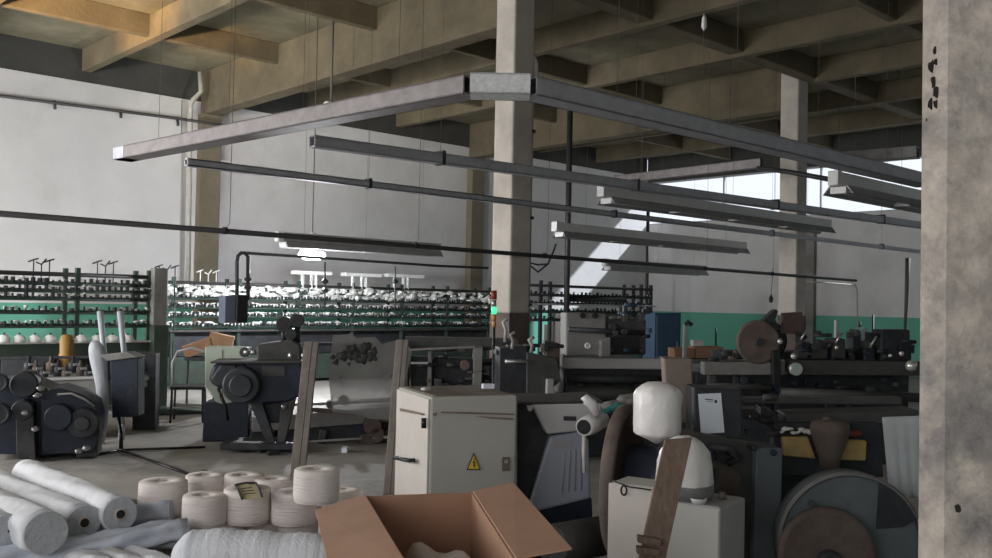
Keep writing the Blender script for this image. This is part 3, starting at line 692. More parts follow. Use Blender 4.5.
# ------------------------------------------------------------------ warp beam with big flange
th = R(-64); ax = V((cos(th), sin(th), 0)); c = P(626, 481, 4.95)
t = thing('warp_beam', 'dark warp beam with a large round flange behind the white boxes', 'warp beam', (c.x, c.y, 0))
RB = .40
MB().lathe(c-ax*.03, ax, [(-.02, .05), (-.02, RB-.02), (-.01, RB), (.04, RB), (.05, RB-.01), (.05, RB-.05), (.01, RB-.06), (.01, .08), (.03, .06)], n=64).build('flange', brown_metal, t)
MB().cyl(c+ax*.03, c+ax*.46, .2, n=40).build('barrel', mat('barrel enamel', (.05, .058, .085), .35, .1, var=.3, scale=5), t)
MB().lathe(c+ax*.46, ax, [(0, .03), (.0, .12), (.03, .12), (.03, .03)], n=40).build('flange', iron_grey, t)
for s_ in (-1, 1):
    e = c+ax*(.24+s_*.2); MB().box((e.x-.05, e.y-.05, 0), (e.x+.05, e.y+.05, c.z-.2)).build('stand', iron, t)
MB().cyl(P(662, 455, 4.75), P(728, 486, 4.85), .085, .10, n=20).build('arm_roller', brown_metal, t)
# machine side frame with bolts at the right of it
pl = Plane(735, 4.9, R(-30))
t = thing('textile_machine', 'heavy grey machine side frame behind the two white boxes', 'machine', (P(735, 300, 5.0).x, P(735, 300, 5.0).y, 0))
m = MB(); pl.slab(m, [(664, 432), (700, 434), (777, 445), (778, 640), (740, 640), (735, 500), (700, 478), (664, 470)], .12); m.build('side_plate', iron_grey, t, bevel=.01)
m = MB(); pl.slab(m, [(752, 446), (778, 447), (778, 640), (752, 640)], .05, back=-.05); m.build('edge_plate', mat('slate machine plate', (.13, .15, .16), .6, var=.15, scale=5), t, bevel=.006)
for px, py in ((749, 446), (768, 451), (712, 449), (727, 452)):
    q = pl.at(px, py); MB().lathe(q-pl.n*.07, pl.n, [(0, .012), (.01, .017), (.06, .017)], n=10).build('bolt', iron, t)
MB().tube([pl.at(706, 446)-pl.n*.03, pl.at(722, 446)-pl.n*.08, pl.at(733, 456)-pl.n*.06, pl.at(725, 462)-pl.n*.03], .022).build('cast_lug', iron, t)
m = MB(); pl.slab(m, [(640, 420), (668, 425), (700, 433), (700, 438), (640, 432)], .2, back=.0); m.build('top_rail', brown_metal, t, bevel=.008)

# ------------------------------------------------------------------ two white boxes, plank, wrapped cones
def cab_box(name, label, px, py, d, w_, dp, th, m_front, m_side, m_top, extra=None):
    a = P(px, py, d); Mx = W((a.x, a.y, 0), th)           # origin: near right corner; body runs to -x and +y
    t = thing(name, label, 'cabinet', (a.x, a.y, 0), th)
    MB().box((-w_, 0, 0), (0, dp, a.z), Mx).build('body', m_side, t, bevel=.006)
    MB().box((-w_+.004, -.006, .02), (-.004, 0, a.z-.006), Mx).build('front_panel', m_front, t, bevel=.003)
    MB().box((-w_+.012, .012, a.z), (-.012, dp-.012, a.z+.003), Mx).build('top', m_top, t)
    return t, Mx, a.z
tA, MA, zA = cab_box('metal_box', 'cream metal box with a round black keyhole, left of the leaning plank', 655, 489, 4.0, .22, .2, R(-75), cream, cream, cream_shaded)
m = MB(); c = Plane(655, 4.0, R(-75)).at(625, 490)
fy = MA.to_3x3() @ V((0, -1, 0)); fx = MA.to_3x3() @ V((1, 0, 0))
rg = [c+fy*.012+fx*(.013*cos(2*pi*k/16))+V((0, 0, .020*sin(2*pi*k/16))) for k in range(17)]
MB().tube(rg, .0045, n=6).build('keyhole_ring', black_plastic, tA)
MB().tube([Plane(655, 4.0, R(-75)).at(613, 480)+fy*.01, Plane(655, 4.0, R(-75)).at(630, 486.5)+fy*.01, Plane(655, 4.0, R(-75)).at(652, 489.5)+fy*.01], .0035, n=6).build('dark_seam', iron, tA)
tB, MB_, zB = cab_box('metal_box', 'pale grey metal box carrying a wrapped yarn cone and a small dish', 720.5, 509, 3.85, .285, .29, R(-78), cream_shaded, mach_light, mach_light)
MB().cyl(PZ(722, 499, zB+.005), PZ(722, 499, zB+.005)+V((0, 0, .03)), .016, n=14).build('knob', brown_metal, tB)
c = PZ(698.5, 503, zB+.004); MB().lathe(c, (0, 0, 1), [(0, .028), (.018, .036), (.022, .036), (.008, .027)], n=24).build('dish', white_enamel, label='small round white dish on the pale grey metal box', cat='dish')
def wrapped(name, label, c, r, h, pts):
    m = MB(); n = 32; rings = []
    for s_, k in pts:
        rings.append([m.bm.verts.new(c+V((0, 0, h*s_))+V((cos(2*pi*i/n), sin(2*pi*i/n), 0))*(r*k*(1+.03*sin(i*2.1+s_*9)+.025*sin(i*5+s_*14)+random.uniform(-.018, .018)))) for i in range(n)])
    m.loft(rings); return m.build(name, plastic_wrap, label=label, cat='yarn cone')
c = P(657, 439, 4.45); wrapped('yarn_cone', 'plastic-wrapped white yarn cone, the upper one standing on the machine', c-V((0, 0, .02)), .111, .29, [(0, .12), (.07, .45), (.14, .9), (.18, .98), (.3, 1), (.6, 1.02), (.8, 1), (.88, .93), (.95, .72), (1, .45)])
c = PZ(684, 497, zB+.004); oc = wrapped('yarn_cone', 'plastic-wrapped white yarn cone, the lower one partly behind the leaning plank', c, .122, .265, [(0, .86), (.03, .92), (.22, .98), (.26, 1.0), (.55, .98), (.75, .86), (.9, .62), (.97, .4), (1, .2)])
MB().lathe(c, (0, 0, 1), [(0, .10), (.004, .120), (.03, .126), (.055, .127), (.062, .127), (.064, .1)], n=32).build('grey_base', mat('grey wrap base', (.22, .22, .225), .4, var=.2, scale=12), oc)
a1, a2 = P(679, 438, 3.62), P(651, 565, 3.45)
t = thing('plank', 'weathered brown plank leaning against the white boxes', 'plank', PZ(652, 580, 0.3))
dr = (a1-a2).normalized(); sd = RT*.052; a3 = a2-dr*((a2.z-.0)/dr.z)
m = MB(); m.prism([a3-sd*.9, a3+sd*.9, a1+sd, a1-sd+dr*-.01], FWD*.022); m.build('board', wood, t, bevel=.003)
q = P(638, 541, 3.4); MB().prism([P(638, 536, 3.44), P(661, 540, 3.44), P(661, 546, 3.44), P(638, 543, 3.44)], FWD*.03).build('cross_batten', wood, t, bevel=.002)
MB().prism([P(637, 547, 3.44), P(660, 550, 3.44), P(660, 556, 3.44), P(637, 554, 3.44)], FWD*.03).build('cross_batten', wood, t, bevel=.002)
# paper sheet taped to a dark box
pl = Plane(712, 5.0, R(-45))
t = thing('notice_sheet', 'white paper notice with a small dark stamp, pinned upright on the dark machine', 'paper', pl.at(712, 434))
m = MB(); pl.slab(m, [(698, 394), (721, 393), (724.5, 432.5), (701, 434)], .002); m.build('sheet', paper, t)
for pts in ([(705, 398.6), (713, 399.4), (713, 400.3), (705, 399.6)], [(714.5, 400), (717, 400), (717, 403), (714.5, 403)], [(707, 401.2), (713, 401.6), (713, 402), (707, 401.7)]):
    m = MB(); pl.slab(m, pts, .001, back=-.002); m.build('print_mark', ink, t)
t = thing('control_box', 'dark upright machine housing behind the paper notice', 'machine', (P(715, 300, 5.2).x, P(715, 300, 5.2).y, 0))
m = MB(); pl.slab(m, [(694, 388), (742, 390), (744, 446), (694, 441)], .25, back=.01); m.build('housing', iron, t, bevel=.01)
m = MB(); pl.slab(m, [(672, 362), (702, 362), (704, 432), (676, 428)], .14, back=.3); m.build('brown_plate', mat('taupe plate', (.24, .19, .16), .7, var=.15, scale=4), t, bevel=.01)
m = MB(); pl.slab(m, [(698, 440), (740, 440), (740, 700), (698, 700)], .2, back=.06); m.build('stand', iron, t)
# ------------------------------------------------------------------ middle ground, left
def mth(name, label, px, d, cat='machine'):
    q = P(px, 300, d); return thing(name, label, cat, (q.x, q.y, 0))
def S(t, name, m_, pl, pts, thick, back=0, bevel=.008):
    m = MB(); pl.slab(m, pts, thick, back); return m.build(name, m_, t, bevel=bevel)
def C(t, name, m_, pl, px, py, r_px, th_, back=0, d=None, inner=0, n=28):
    c = pl.at(px, py); dd = (c-EYE).dot(FWD); r = r_px*dd/F
    pr = [(0, r*.9), (.01, r), (th_-.01, r), (th_, r*.92)]
    if inner: pr = [(0.02, r*inner), (0, r*inner), (0, r*.95), (.01, r), (th_, r), (th_, r*inner)]
    return MB().lathe(c+pl.n*back, pl.n, pr, n=n).build(name, m_, t)
# far left dark machine with round motor housings
pl = Plane(50, 9.2, R(-25))
t = mth('knitting_machine', 'dark navy machine with round motor housings at the left edge', 50, 9.4)
S(t, 'base', navy_iron, pl, [(-20, 455), (-20, 385), (20, 378), (50, 392), (50, 458)], .7, .1)
S(t, 'housing', navy_iron, pl, [(40, 392), (60, 388), (82, 394), (96, 404), (100, 418), (99, 436), (94, 452), (42, 455)], .6)
S(t, 'foot', iron, pl, [(75, 440), (98, 440), (97, 457.5), (76, 458)], .5, .02)
S(t, 'chute', iron, pl, [(17, 400), (34, 402), (37, 458), (18, 458)], .3, -.08)
C(t, 'motor', iron, pl, 84, 422, 15, .45, -.12)
C(t, 'motor', navy_iron, pl, 60, 416, 13, .5, -.15)
C(t, 'motor_cap', iron, pl, 84, 422, 7, .04, -.16)
C(t, 'hand_wheel', iron, pl, 2, 412, 11, .08, -.2, inner=.7)
C(t, 'hand_wheel', iron, pl, 2, 381, 9, .08, -.2, inner=.7)
C(t, 'gear_cover', iron, pl, 25, 384, 13, .3, -.08)
C(t, 'gear_cover', iron, pl, 24, 409, 10, .3, -.12)
for px, py in ((43, 387), (40, 394), (28, 411), (38, 427), (80, 449), (88, 446)):
    q = pl.at(px, py)-pl.n*.14; MB().blob(q, .028, 2, (1.4, .8, 1)).build('bright_fitting', steel, t)
q = [pl.at(x, y)-pl.n*.05 for x, y in ((58, 394), (72, 393), (86, 399), (95, 406))]
MB().tube(q, .012).build('edge_trim', steel, t)
# grey table body behind with dark parts on it
pl = Plane(60, 10.6, R(-30))
t = mth('work_bench', 'grey steel bench with dark bobbins on top behind the navy machine', 60, 10.8, 'bench')
S(t, 'front_panel', mach_grey, pl, [(42, 380), (98, 378), (98, 436), (42, 437)], .5)
S(t, 'bench_top', mach_light, pl, [(38, 378.5), (98, 376.5), (98, 379), (38, 381)], .6, -.03)
S(t, 'lower_rail', iron, pl, [(-10, 358), (100, 357), (100, 359.5), (-10, 361)], .06, .2)
S(t, 'back_panel', iron, pl, [(-12, 362), (44, 361), (44, 450), (-12, 452)], .3, .5)
for k in range(9):
    px = 24+k*7.5; q = pl.at(px, 368+(k % 3)*4)+pl.n*.2
    MB().lathe(q, (0, 0, 1), [(-.06, .05), (.04, .05), (.06, .02), (.12, .015)], n=10).build('bobbin', brown_metal if k % 2 else iron, t)
    MB().box(q+V((-.03, -.12, .02)), q+V((.03, -.09, .045))).build('bright_edge', steel, t)
pl = Plane(65, 11.0, R(-30))
t = mth('varnish_drum', 'amber varnished upright cylinder on the bench at the left', 66, 11.2, 'drum')
MB().lathe(P(66, 378, 11.2), (0, 0, 1), [(0, .07), (.28, .09), (.30, .08), (.46, .085), (.52, .05)], n=18).build('drum', amber, t)
# draped plastic column
m = MB(); rings = []
for (py, x0, x1) in ((340, 92, 98), (346, 88, 104), (356, 89, 108), (368, 92, 107), (385, 96, 108), (410, 98, 109), (430, 98, 107), (450, 97, 103), (458, 97, 102)):
    a, b = P(x0, py, 10.3), P(x1, py, 10.3); c = (a+b)/2; r_ = (b-a).length/2
    rings.append([m.bm.verts.new(c+RT*(r_*cos(2*pi*i/18)*(1+.12*sin(i*2.3+py)))+fw0*(r_*.7*sin(2*pi*i/18)*(1+.1*cos(i*3+py*.3)))) for i in range(18)])
m.loft(rings); m.build('draped_sheet', drape, label='pale translucent plastic sheet hanging in a narrow drape beside the navy machine', cat='sheet', sub=1)
pl = Plane(124, 10.0, R(-40))
t = mth('control_station', 'dark control panel on a thin tripod stand beside the hanging drape', 124, 10.05, 'control panel')
S(t, 'panel', navy_iron, pl, [(110, 360), (138, 358), (138, 416), (112, 418)], .22)
S(t, 'top_edge', mach_grey, pl, [(100, 355), (128, 352), (140, 357), (108, 361)], .25, -.02)
MB().tube([pl.at(115, 417)+pl.n*.1, pl.at(118, 436)+pl.n*.1, PZ(121, 451, 0)], .022).build('leg', black_plastic, t)
for p in ((94, 455), (188, 474), (205, 447)): MB().tube([PZ(121, 450, .02), PZ(*p, .012)], .014, n=6).build('floor_cable', black_plastic, t)
for k in range(2):
    c = P(104+k*20, 352, 10.6); MB().tube([V((c.x, c.y, 0)), c, P(100+k*20, 311, 10.6)], [.035, .03, .035], n=10).build('white_bottle_tube', drape, label='pale upright tube %s' % ('nearest the hanging drape', 'directly above the middle of the dark control panel', '')[k], cat='tube')
# small machine parts between panel and green post
t = mth('bobbin_winder', 'dark winder with bright fittings in front of the green end post', 145, 11.5)
pl = Plane(145, 11.4, R(-30))
S(t, 'body', iron, pl, [(134, 352), (156, 354), (157, 700), (134, 700)], .4)
for px, py in ((141, 368), (146, 378), (144, 384), (139, 362)): MB().blob(pl.at(px, py)-pl.n*.03, .04, 2, (1.2, .6, 1)).build('bright_fitting', steel, t)
# dark low bed behind, floor level
pl = Plane(190, 13.0, R(-8))
t = mth('machine_bed', 'low dark machine bed along the floor under the long creel', 190, 13.4, 'machine bed')
S(t, 'bed', mach_green, pl, [(120, 408), (232, 414), (232, 422), (120, 416)], .5)
S(t, 'cross_rail', mach_light, pl, [(170, 403), (215, 405), (215, 408), (170, 406)], .1, -.05)
# old round-backed chair and cardboard box
c = PZ(188, 421, 0)
t = thing('metal_chair', 'old chair with rounded tube back standing left of the pale green cabinet', 'chair', c, R(-30)); Mx = W(c, R(-30))
for s_ in (-1, 1):
    for y in (-.2, .2): MB().cyl(Mx @ V((s_*.2, y, 0)), Mx @ V((s_*.19, y, .44)), .016, n=8).build('leg', pipe_dark, t)
MB().box((-.22, -.22, .43), (.22, .22, .47), Mx).build('seat', iron, t, bevel=.015)
MB().tube([Mx @ V(p) for p in ((-.22, .2, .44), (-.24, .22, .75), (-.18, .24, .9), (0, .25, .95), (.18, .24, .9), (.24, .22, .75), (.22, .2, .44))], .018).build('back_frame', mach_light, t)
MB().tube([Mx @ V(p) for p in ((-.2, -.2, .2), (.2, -.2, .2))], .012).build('stretcher', mach_light, t)
pl = Plane(205, 13.3, R(-35))
t = mth('side_table', 'small dark table holding the two old cardboard boxes', 205, 13.5, 'table')
S(t, 'table_top', iron, pl, [(184, 357), (236, 357), (236, 361), (184, 361)], .6)
for px in (187, 214, 233): S(t, 'leg', iron, pl, [(px-1, 361), (px+1, 361), (px+1, 600), (px-1, 600)], .04, .05)
MB().box((-.2, -.15, 0), (.2, .15, .17), Matrix.Translation(pl.at(197, 354)+pl.n*.2) @ Matrix.Rotation(R(-25), 4, 'Z') @ Matrix.Rotation(R(-20), 4, 'Y')).build('cardboard_box', cardboard_old, label='old cardboard box tilted to the left on the side table', cat='box', bevel=.005)
MB().box((-.17, -.15, 0), (.17, .15, .25), Matrix.Translation(pl.at(216, 352)+pl.n*.25) @ Matrix.Rotation(R(-30), 4, 'Z') @ Matrix.Rotation(R(12), 4, 'Y')).build('cardboard_box', cardboard_old, label='old brown cardboard box just above the pale green cabinet', cat='box', bevel=.005)
# pale green cabinet
pl = Plane(225, 10.6, R(-35))
t = mth('machine_cabinet', 'pale green machine cabinet on a dark base beside the dark motor machine', 225, 10.8, 'cabinet')
S(t, 'body', green_cab, pl, [(205, 347), (248, 348), (248, 400), (222, 404), (216, 402), (205, 385)], .35)
S(t, 'base', navy_iron, pl, [(204, 403), (248, 401), (248, 440), (204, 444)], .4, .02)
C(t, 'dial', iron_grey, pl, 245, 352, 5, .06, -.06)
S(t, 'seam', grime, pl, [(222, 350), (223, 350), (223, 400), (222, 400)], .01, -.004, 0)
# motor machine with octagonal head and splayed legs
pl = Plane(260, 10.0, R(-35))
t = mth('winding_machine', 'dark machine with faceted motor head and splayed legs before the pale green cabinet', 262, 10.2)
S(t, 'motor_head', navy_iron, pl, [(209, 376), (214, 365), (222, 361), (246, 363), (246, 388), (222, 389), (212, 384)], .4, -.05, .03)
S(t, 'head_facet', iron, pl, [(222, 364), (238, 365), (236, 385), (218, 386), (212, 378)], .1, -.12, .02)
C(t, 'motor', iron, pl, 243, 384, 18, .5, -.18)
C(t, 'motor_cap', iron, pl, 243, 384, 11, .05, -.22)
S(t, 'main_housing', navy_iron, pl, [(236, 362), (300, 361), (303, 372), (300, 396), (288, 402), (250, 404), (236, 396)], .5, 0, .02)
S(t, 'top_plate', iron_grey, pl, [(212, 361), (302, 360), (302, 362.5), (212, 363)], .55, -.1, .004)
S(t, 'name_panel', iron_grey, pl, [(262, 366), (285, 366), (285, 376), (262, 376)], .02, -.02, .002)
S(t, 'leg', iron, pl, [(248, 400), (262, 402), (276, 444), (268, 446)], .12, .0)
S(t, 'leg', iron_grey, pl, [(282, 400), (296, 398), (284, 445), (276, 446)], .12, .02)
S(t, 'leg', iron, pl, [(255, 402), (290, 402), (282, 425), (262, 425)], .1, .15)
S(t, 'foot_plate', iron, pl, [(222, 442), (300, 442), (302, 448), (222, 448)], .5, -.15)
MB().tube([pl.at(219, 388)-pl.n*.05, pl.at(222, 395)-pl.n*.1, pl.at(227, 405)-pl.n*.1, pl.at(228, 420)], .018).build('cable', black_plastic, t)
for (px, py) in ((247, 352), (254, 352), (291, 355), (304, 355), (252, 446), (284, 406)): MB().blob(pl.at(px, py)-pl.n*.06, .03, 2).build('bright_fitting', steel, t)
S(t, 'top_gearbox', iron_grey, pl, [(256, 345), (292, 340), (300, 345), (301, 361), (256, 361)], .35, .05, .02)
for (px, py, r_) in ((283, 325, 8), (296, 321, 7), (290, 335, 6)): C(t, 'spool', black_plastic, pl, px, py, r_, .2, .1)
for x in (282, 296): MB().cyl(pl.at(x, 325)+pl.n*.2, pl.at(x, 346)+pl.n*.2, .03, n=8).build('spool_stand', iron, t)
# low bench behind the posts
pl = Plane(340, 10.7, R(-30))
t = mth('warping_bench', 'low grey bench with pale edges seen between the two upright posts', 345, 10.9, 'bench')
S(t, 'bench_top', mach_light, pl, [(250, 405), (394, 400), (394, 402.5), (250, 408)], .3)
S(t, 'shelf', mach_grey, pl, [(252, 418), (394, 408), (394, 422), (252, 433)], .5, .05)
S(t, 'rail', mach_light, pl, [(246, 445), (396, 434), (396, 437), (246, 448)], .06, -.1)
S(t, 'beam', iron, pl, [(250, 433), (394, 422), (394, 440), (250, 452)], .3, .1)
for px in (268, 320, 382): S(t, 'leg', iron_grey, pl, [(px, 430), (px+7, 430), (px+7, 452), (px, 453)], .15, -.02)
for px, py, r_ in ((344, 400, 5), (372, 425, 9), (366, 440, 7), (330, 404, 4), (376, 434, 8)): C(t, 'gear', brown_metal, pl, px, py, r_, .15, -.1)
# posts with a dusty sheet
def post(px0, py0, px1, w_px, d, label):
    a = P(px0, py0, d); zbot = 0.0
    lean = (px1-px0)/120.0
    b = P(px0+(px1-px0)*1.6, 300, d); b.z = 0
    w_ = w_px*d/F; s_ = RT*(w_/2)
    t = thing('upright_post', label, 'post', b)
    MB().prism([b-s_, b+s_*.2, a+s_*.2, a-s_], FWD*.05).build('timber', post_wood, t, bevel=.004)
    MB().prism([b+s_*.25, b+s_*1.1, a+s_*1.05, a+s_*.25], FWD*.035).build('batten', post_wood, t, bevel=.004)
    return t
post(311, 342, 302, 14, 6.6, 'left whitewashed timber post, nailed from two battens, in front of the bench')
post(402, 340, 394, 12, 6.0, 'right brownish timber post, standing against the electrical cabinet')
pl = Plane(360, 6.9, R(-28))
t = mth('guard_sheet', 'dusty see-through plastic sheet with ragged edges hung between the two posts', 360, 6.9, 'sheet')
S(t, 'sheet', dust_sheet, pl, [(333, 335), (352, 334), (356, 338), (375, 337), (382, 344), (398, 340), (406, 342), (412, 352), (402, 395), (394, 420), (372, 419), (352, 414), (332, 412), (329, 380)], .006, 0, 0)
S(t, 'top_batten', iron, pl, [(303, 343), (412, 343), (412, 346), (303, 346)], .03, .01, .003)
S(t, 'low_batten', brown_metal, pl, [(306, 408), (330, 409), (360, 412), (396, 420), (396, 423), (360, 416), (306, 412)], .03, .01, .003)
m = MB()
for k in range(26):
    m.blob(pl.at(340+random.gauss(22, 16), 352+random.gauss(4, 5)), random.uniform(.015, .05), 1, (1.4, .25, .8), .4)
m.build('dirt_clumps', iron_grey, t, kind='stuff')

# ------------------------------------------------------------------ middle ground, centre
def clutter(t, pl, x0, x1, y0, y1, n, ms, rmin=2, rmax=6, back=.1):
    for k in range(n):
        px, py = random.uniform(x0, x1), random.uniform(y0, y1); r_ = random.uniform(rmin, rmax); m_ = random.choice(ms); bk = random.uniform(0, back)
        kind = random.random()
        if kind < .4: C(t, 'gear', m_, pl, px, py, r_*.8, random.uniform(.04, .2), bk, n=14)
        elif kind < .75: S(t, 'bracket', m_, pl, [(px-r_*.5, py-r_), (px+r_*.6, py-r_*.8), (px+r_*.5, py+r_), (px-r_*.6, py+r_*.9)], random.uniform(.05, .2), bk, .004)
        else: MB().cyl(pl.at(px-r_*1.6, py)+pl.n*bk, pl.at(px+r_*1.6, py+random.uniform(-2, 2))+pl.n*bk, .02, n=8).build('shaft', m_, t)
pl = Plane(450, 10.5, R(-40))
t = mth('loom', 'grey loom with upright plates behind the electrical cabinet', 450, 10.8)
S(t, 'back_panel', iron_grey, pl, [(404, 338), (520, 340), (522, 352), (404, 350)], .3, .3)
S(t, 'side_frame', iron_grey, pl, [(400, 340), (408, 350), (410, 700), (400, 700)], .5, 0)
S(t, 'side_frame', mach_grey, pl, [(474, 347), (483, 347), (482, 700), (473, 700)], .5, 0)
S(t, 'side_frame', mach_grey, pl, [(428, 348), (432, 348), (433, 700), (428, 700)], .4, .1)
S(t, 'lower_body', iron, pl, [(410, 358), (520, 362), (520, 700), (410, 700)], .3, .25)
S(t, 'breast_rail', mach_light, pl, [(411, 362), (428, 362), (428, 364), (411, 364)], .05, -.02, .003)
S(t, 'top_rail', mach_grey, pl, [(405, 349), (475, 346), (475, 348), (405, 351)], .1, -.02, .003)
clutter(t, pl, 412, 525, 346, 395, 40, [iron, iron_grey, brown_metal, iron], 2, 7)
# signal tower
c = P(494, 352, 10.0); t = thing('signal_tower', 'thin signal tower with red top and lit green lens, left of the centre column', 'signal light', (c.x, c.y, 0))
MB().cyl((c.x, c.y, 0), P(494, 327, 10), .016, n=8).build('pole', iron, t)
for (y0, y1, r_, m_, nm) in ((327, 321, .024, lens_amber, 'amber_lens'), (320.5, 314.5, .026, lens_amber, 'amber_lens'), (314, 307, .028, led_green, 'green_lens'), (306.5, 300, .026, steel, 'clear_lens'), (299.5, 290.5, .032, lens_red, 'red_lens')):
    MB().cyl(P(494, y0, 10), P(494, y1, 10), r_, n=12).build(nm, m_, t)
# machine with dark carriage at the foot of the column
pl = Plane(520, 9.6, R(-35))
t = mth('loom', 'dark loom with a bright rod at the foot of the centre column', 520, 9.8)
S(t, 'body', iron, pl, [(500, 348), (527, 346), (530, 380), (528, 700), (500, 700)], .4)
S(t, 'side_plate', iron_grey, pl, [(526, 352), (556, 358), (560, 380), (540, 398), (526, 395)], .15, -.05)
MB().cyl(pl.at(504, 361)-pl.n*.06, pl.at(527, 361)-pl.n*.06, .02, n=10).build('rod', steel, t)
S(t, 'support', mach_light, pl, [(546, 325), (549.5, 325), (549, 356), (545.5, 356)], .04, .1, .003)
S(t, 'support', brown_metal, pl, [(548, 340), (562, 344), (562, 372), (549, 372)], .2, .1)
clutter(t, pl, 498, 560, 345, 400, 30, [iron, iron_grey, brown_metal, mach_grey], 2, 7)
for (px, py, h_) in ((505, 322, 20), (512, 335, 14), (531, 340, 14)):
    MB().tube([pl.at(px, py+h_), pl.at(px+1, py+h_*.4), pl.at(px-2, py), pl.at(px+3, py-3)], .018).build('lever', mach_light, t)
S(t, 'pedestal', mach_light, pl, [(545, 378), (552, 378), (551, 388), (556, 396), (544, 397)], .1, -.12, .01)
# loom with the long pale beam
pl = Plane(616, 10.0, R(-40))
t = mth('loom', 'large grey loom with a long pale cross beam and a small white ring', 616, 10.6)
S(t, 'cross_beam', mach_light, pl, [(563, 358.5), (672, 359), (672, 369.5), (563, 368.5)], .16)
S(t, 'cabinet_body', mach_grey, pl, [(570, 313), (612, 314), (612, 358), (570, 358)], .5, .35, .02)
S(t, 'cabinet_body', iron_grey, pl, [(612, 318), (654, 320), (654, 357), (612, 357)], .5, .4, .02)
S(t, 'opening', black_plastic, pl, [(614, 338), (646, 338), (646, 356), (614, 356)], .05, .36, .0)
S(t, 'side_plate', mach_grey, pl, [(604, 342), (614, 338), (614, 358), (604, 358)], .3, .2, .01)
S(t, 'inner_body', iron, pl, [(565, 370), (690, 371), (690, 700), (565, 700)], .5, .1)
C(t, 'white_ring', white_enamel, pl, 591.5, 347, 3.2, .04, .25, inner=.45)
MB().cyl(pl.at(572, 330)+pl.n*.3, pl.at(650, 334)+pl.n*.3, .03, n=10).build('roller', iron, t)
MB().cyl(pl.at(566, 378)-pl.n*.02, pl.at(668, 380)-pl.n*.02, .05, n=12).build('roller', iron, t)
MB().cyl(pl.at(566, 392)-pl.n*.02, pl.at(668, 394)-pl.n*.02, .07, n=12).build('roller', iron_grey, t)
for px, py in ((587, 316), (600, 316), (627, 314), (640, 314)): C(t, 'spool', black_plastic, pl, px, py, 3, .1, .3)
clutter(t, pl, 616, 655, 302, 352, 18, [iron, iron_grey, blue_paint], 2, 5, .3)
clutter(t, pl, 566, 690, 372, 415, 44, [iron, iron_grey, iron], 2, 6, .05)
pl = Plane(668, 15.5, R(-30))
t = mth('locker', 'dark blue steel locker against the green painted wall', 668, 15.8, 'locker')
S(t, 'body', blue_paint, pl, [(655, 313), (681, 313), (681, 700), (655, 700)], .5)
S(t, 'door', blue_paint, pl, [(656.5, 315), (679.5, 315), (679.5, 380), (656.5, 380)], .02, -.02)
S(t, 'handle', steel, pl, [(676, 342), (677, 342), (677, 347), (676, 347)], .02, -.04, 0)
# pale stand and shelf of cardboard
pl = Plane(705, 11.0, R(-40))
t = mth('storage_bench', 'long low bench holding brown cartons before the green painted wall', 705, 11.2, 'bench')
S(t, 'bench_top', mach_grey, pl, [(670, 359), (745, 360), (745, 364), (670, 363)], .6)
for px in (673, 705, 741): S(t, 'leg', iron, pl, [(px-1.5, 363), (px+1.5, 363), (px+1.5, 700), (px-1.5, 700)], .06)
for (x0, x1, y0, lb) in ((677, 697, 349, 'brown carton on the bench, left of two, beside the pale lever stand'), (698, 726, 347.5, 'brown carton on the bench, right of two, under the white slip')):
    m = MB(); pl.slab(m, [(x0, y0), (x1, y0), (x1, 358.6), (x0, 358.6)], .35, .1); m.build('cardboard_box', cardboard, label=lb, cat='box', bevel=.004)
m = MB(); pl.slab(m, [(698, 341), (708, 341), (708, 347), (698, 347)], .15, .2); m.build('white_slip', white_enamel, label='small white block on top of the right carton', cat='block', bevel=.004)
t = mth('lever_stand', 'pale upright lever stand with a curved handle before the green wall', 686, 10.6, 'stand')
pl2 = Plane(686, 10.6, R(-40))
S(t, 'column', mach_light, pl2, [(684, 324), (687.5, 324), (687, 700), (683.5, 700)], .05)
MB().tube([pl2.at(685, 325), pl2.at(688, 322), pl2.at(692, 325)], .025).build('handle', iron, t)
# right hand machine: disc, panel, long grey beam
pl = Plane(780, 9.6, R(-42))
t = mth('loom', 'long dark loom on the right with a big brown disc and pale cross beam', 790, 10.2)
S(t, 'cross_beam', mach_grey, pl, [(704, 362), (785, 362), (785, 375), (704, 375)], .16)
S(t, 'cross_beam', iron_grey, pl, [(790, 360), (925, 362), (925, 376), (790, 375)], .16, .02)
S(t, 'back_bed', iron, pl, [(728, 353), (925, 353), (925, 362), (728, 361)], .4, .3)
S(t, 'lower_body', iron, pl, [(704, 376), (925, 377), (925, 700), (704, 700)], .3, .35)
C(t, 'brown_disc', brown_metal, pl, 758, 342, 22, .05, -.02, n=40)
C(t, 'dark_disc', black_plastic, pl, 774, 341, 20, .08, .2, n=40)
C(t, 'disc_hub', iron, pl, 758, 342, 4, .06, -.06)
S(t, 'arm', iron, pl, [(762, 322), (776, 309), (779, 311), (776, 320), (782, 330), (770, 332)], .12, .02)
S(t, 'brown_panel', mat('maroon panel', (.13, .085, .085), .7, var=.1, scale=5), pl, [(786, 313), (806, 312), (806, 334), (786, 334)], .08, .1)
S(t, 'bracket', black_plastic, pl, [(770, 350), (778, 350), (779, 385), (771, 385)], .1, -.08)
C(t, 'polished_cap', gloss_knob, pl, 793.5, 368.5, 6.5, .1, -.1)
for px, py, r_ in ((777, 341, 2.8), (790.5, 355.5, 3.2), (897, 353, 2.6), (886, 355, 2), (833, 347, 2.2)): MB().blob(pl.at(px, py)-pl.n*.1, r_*9.6/F, 2, wob=.03).build('polished_knob', gloss_knob, t)
m = MB().blob(pl.at(906, 365)-pl.n*.12, .06, 2, wob=.05); m.build('white_bobbin', gloss_knob, t)
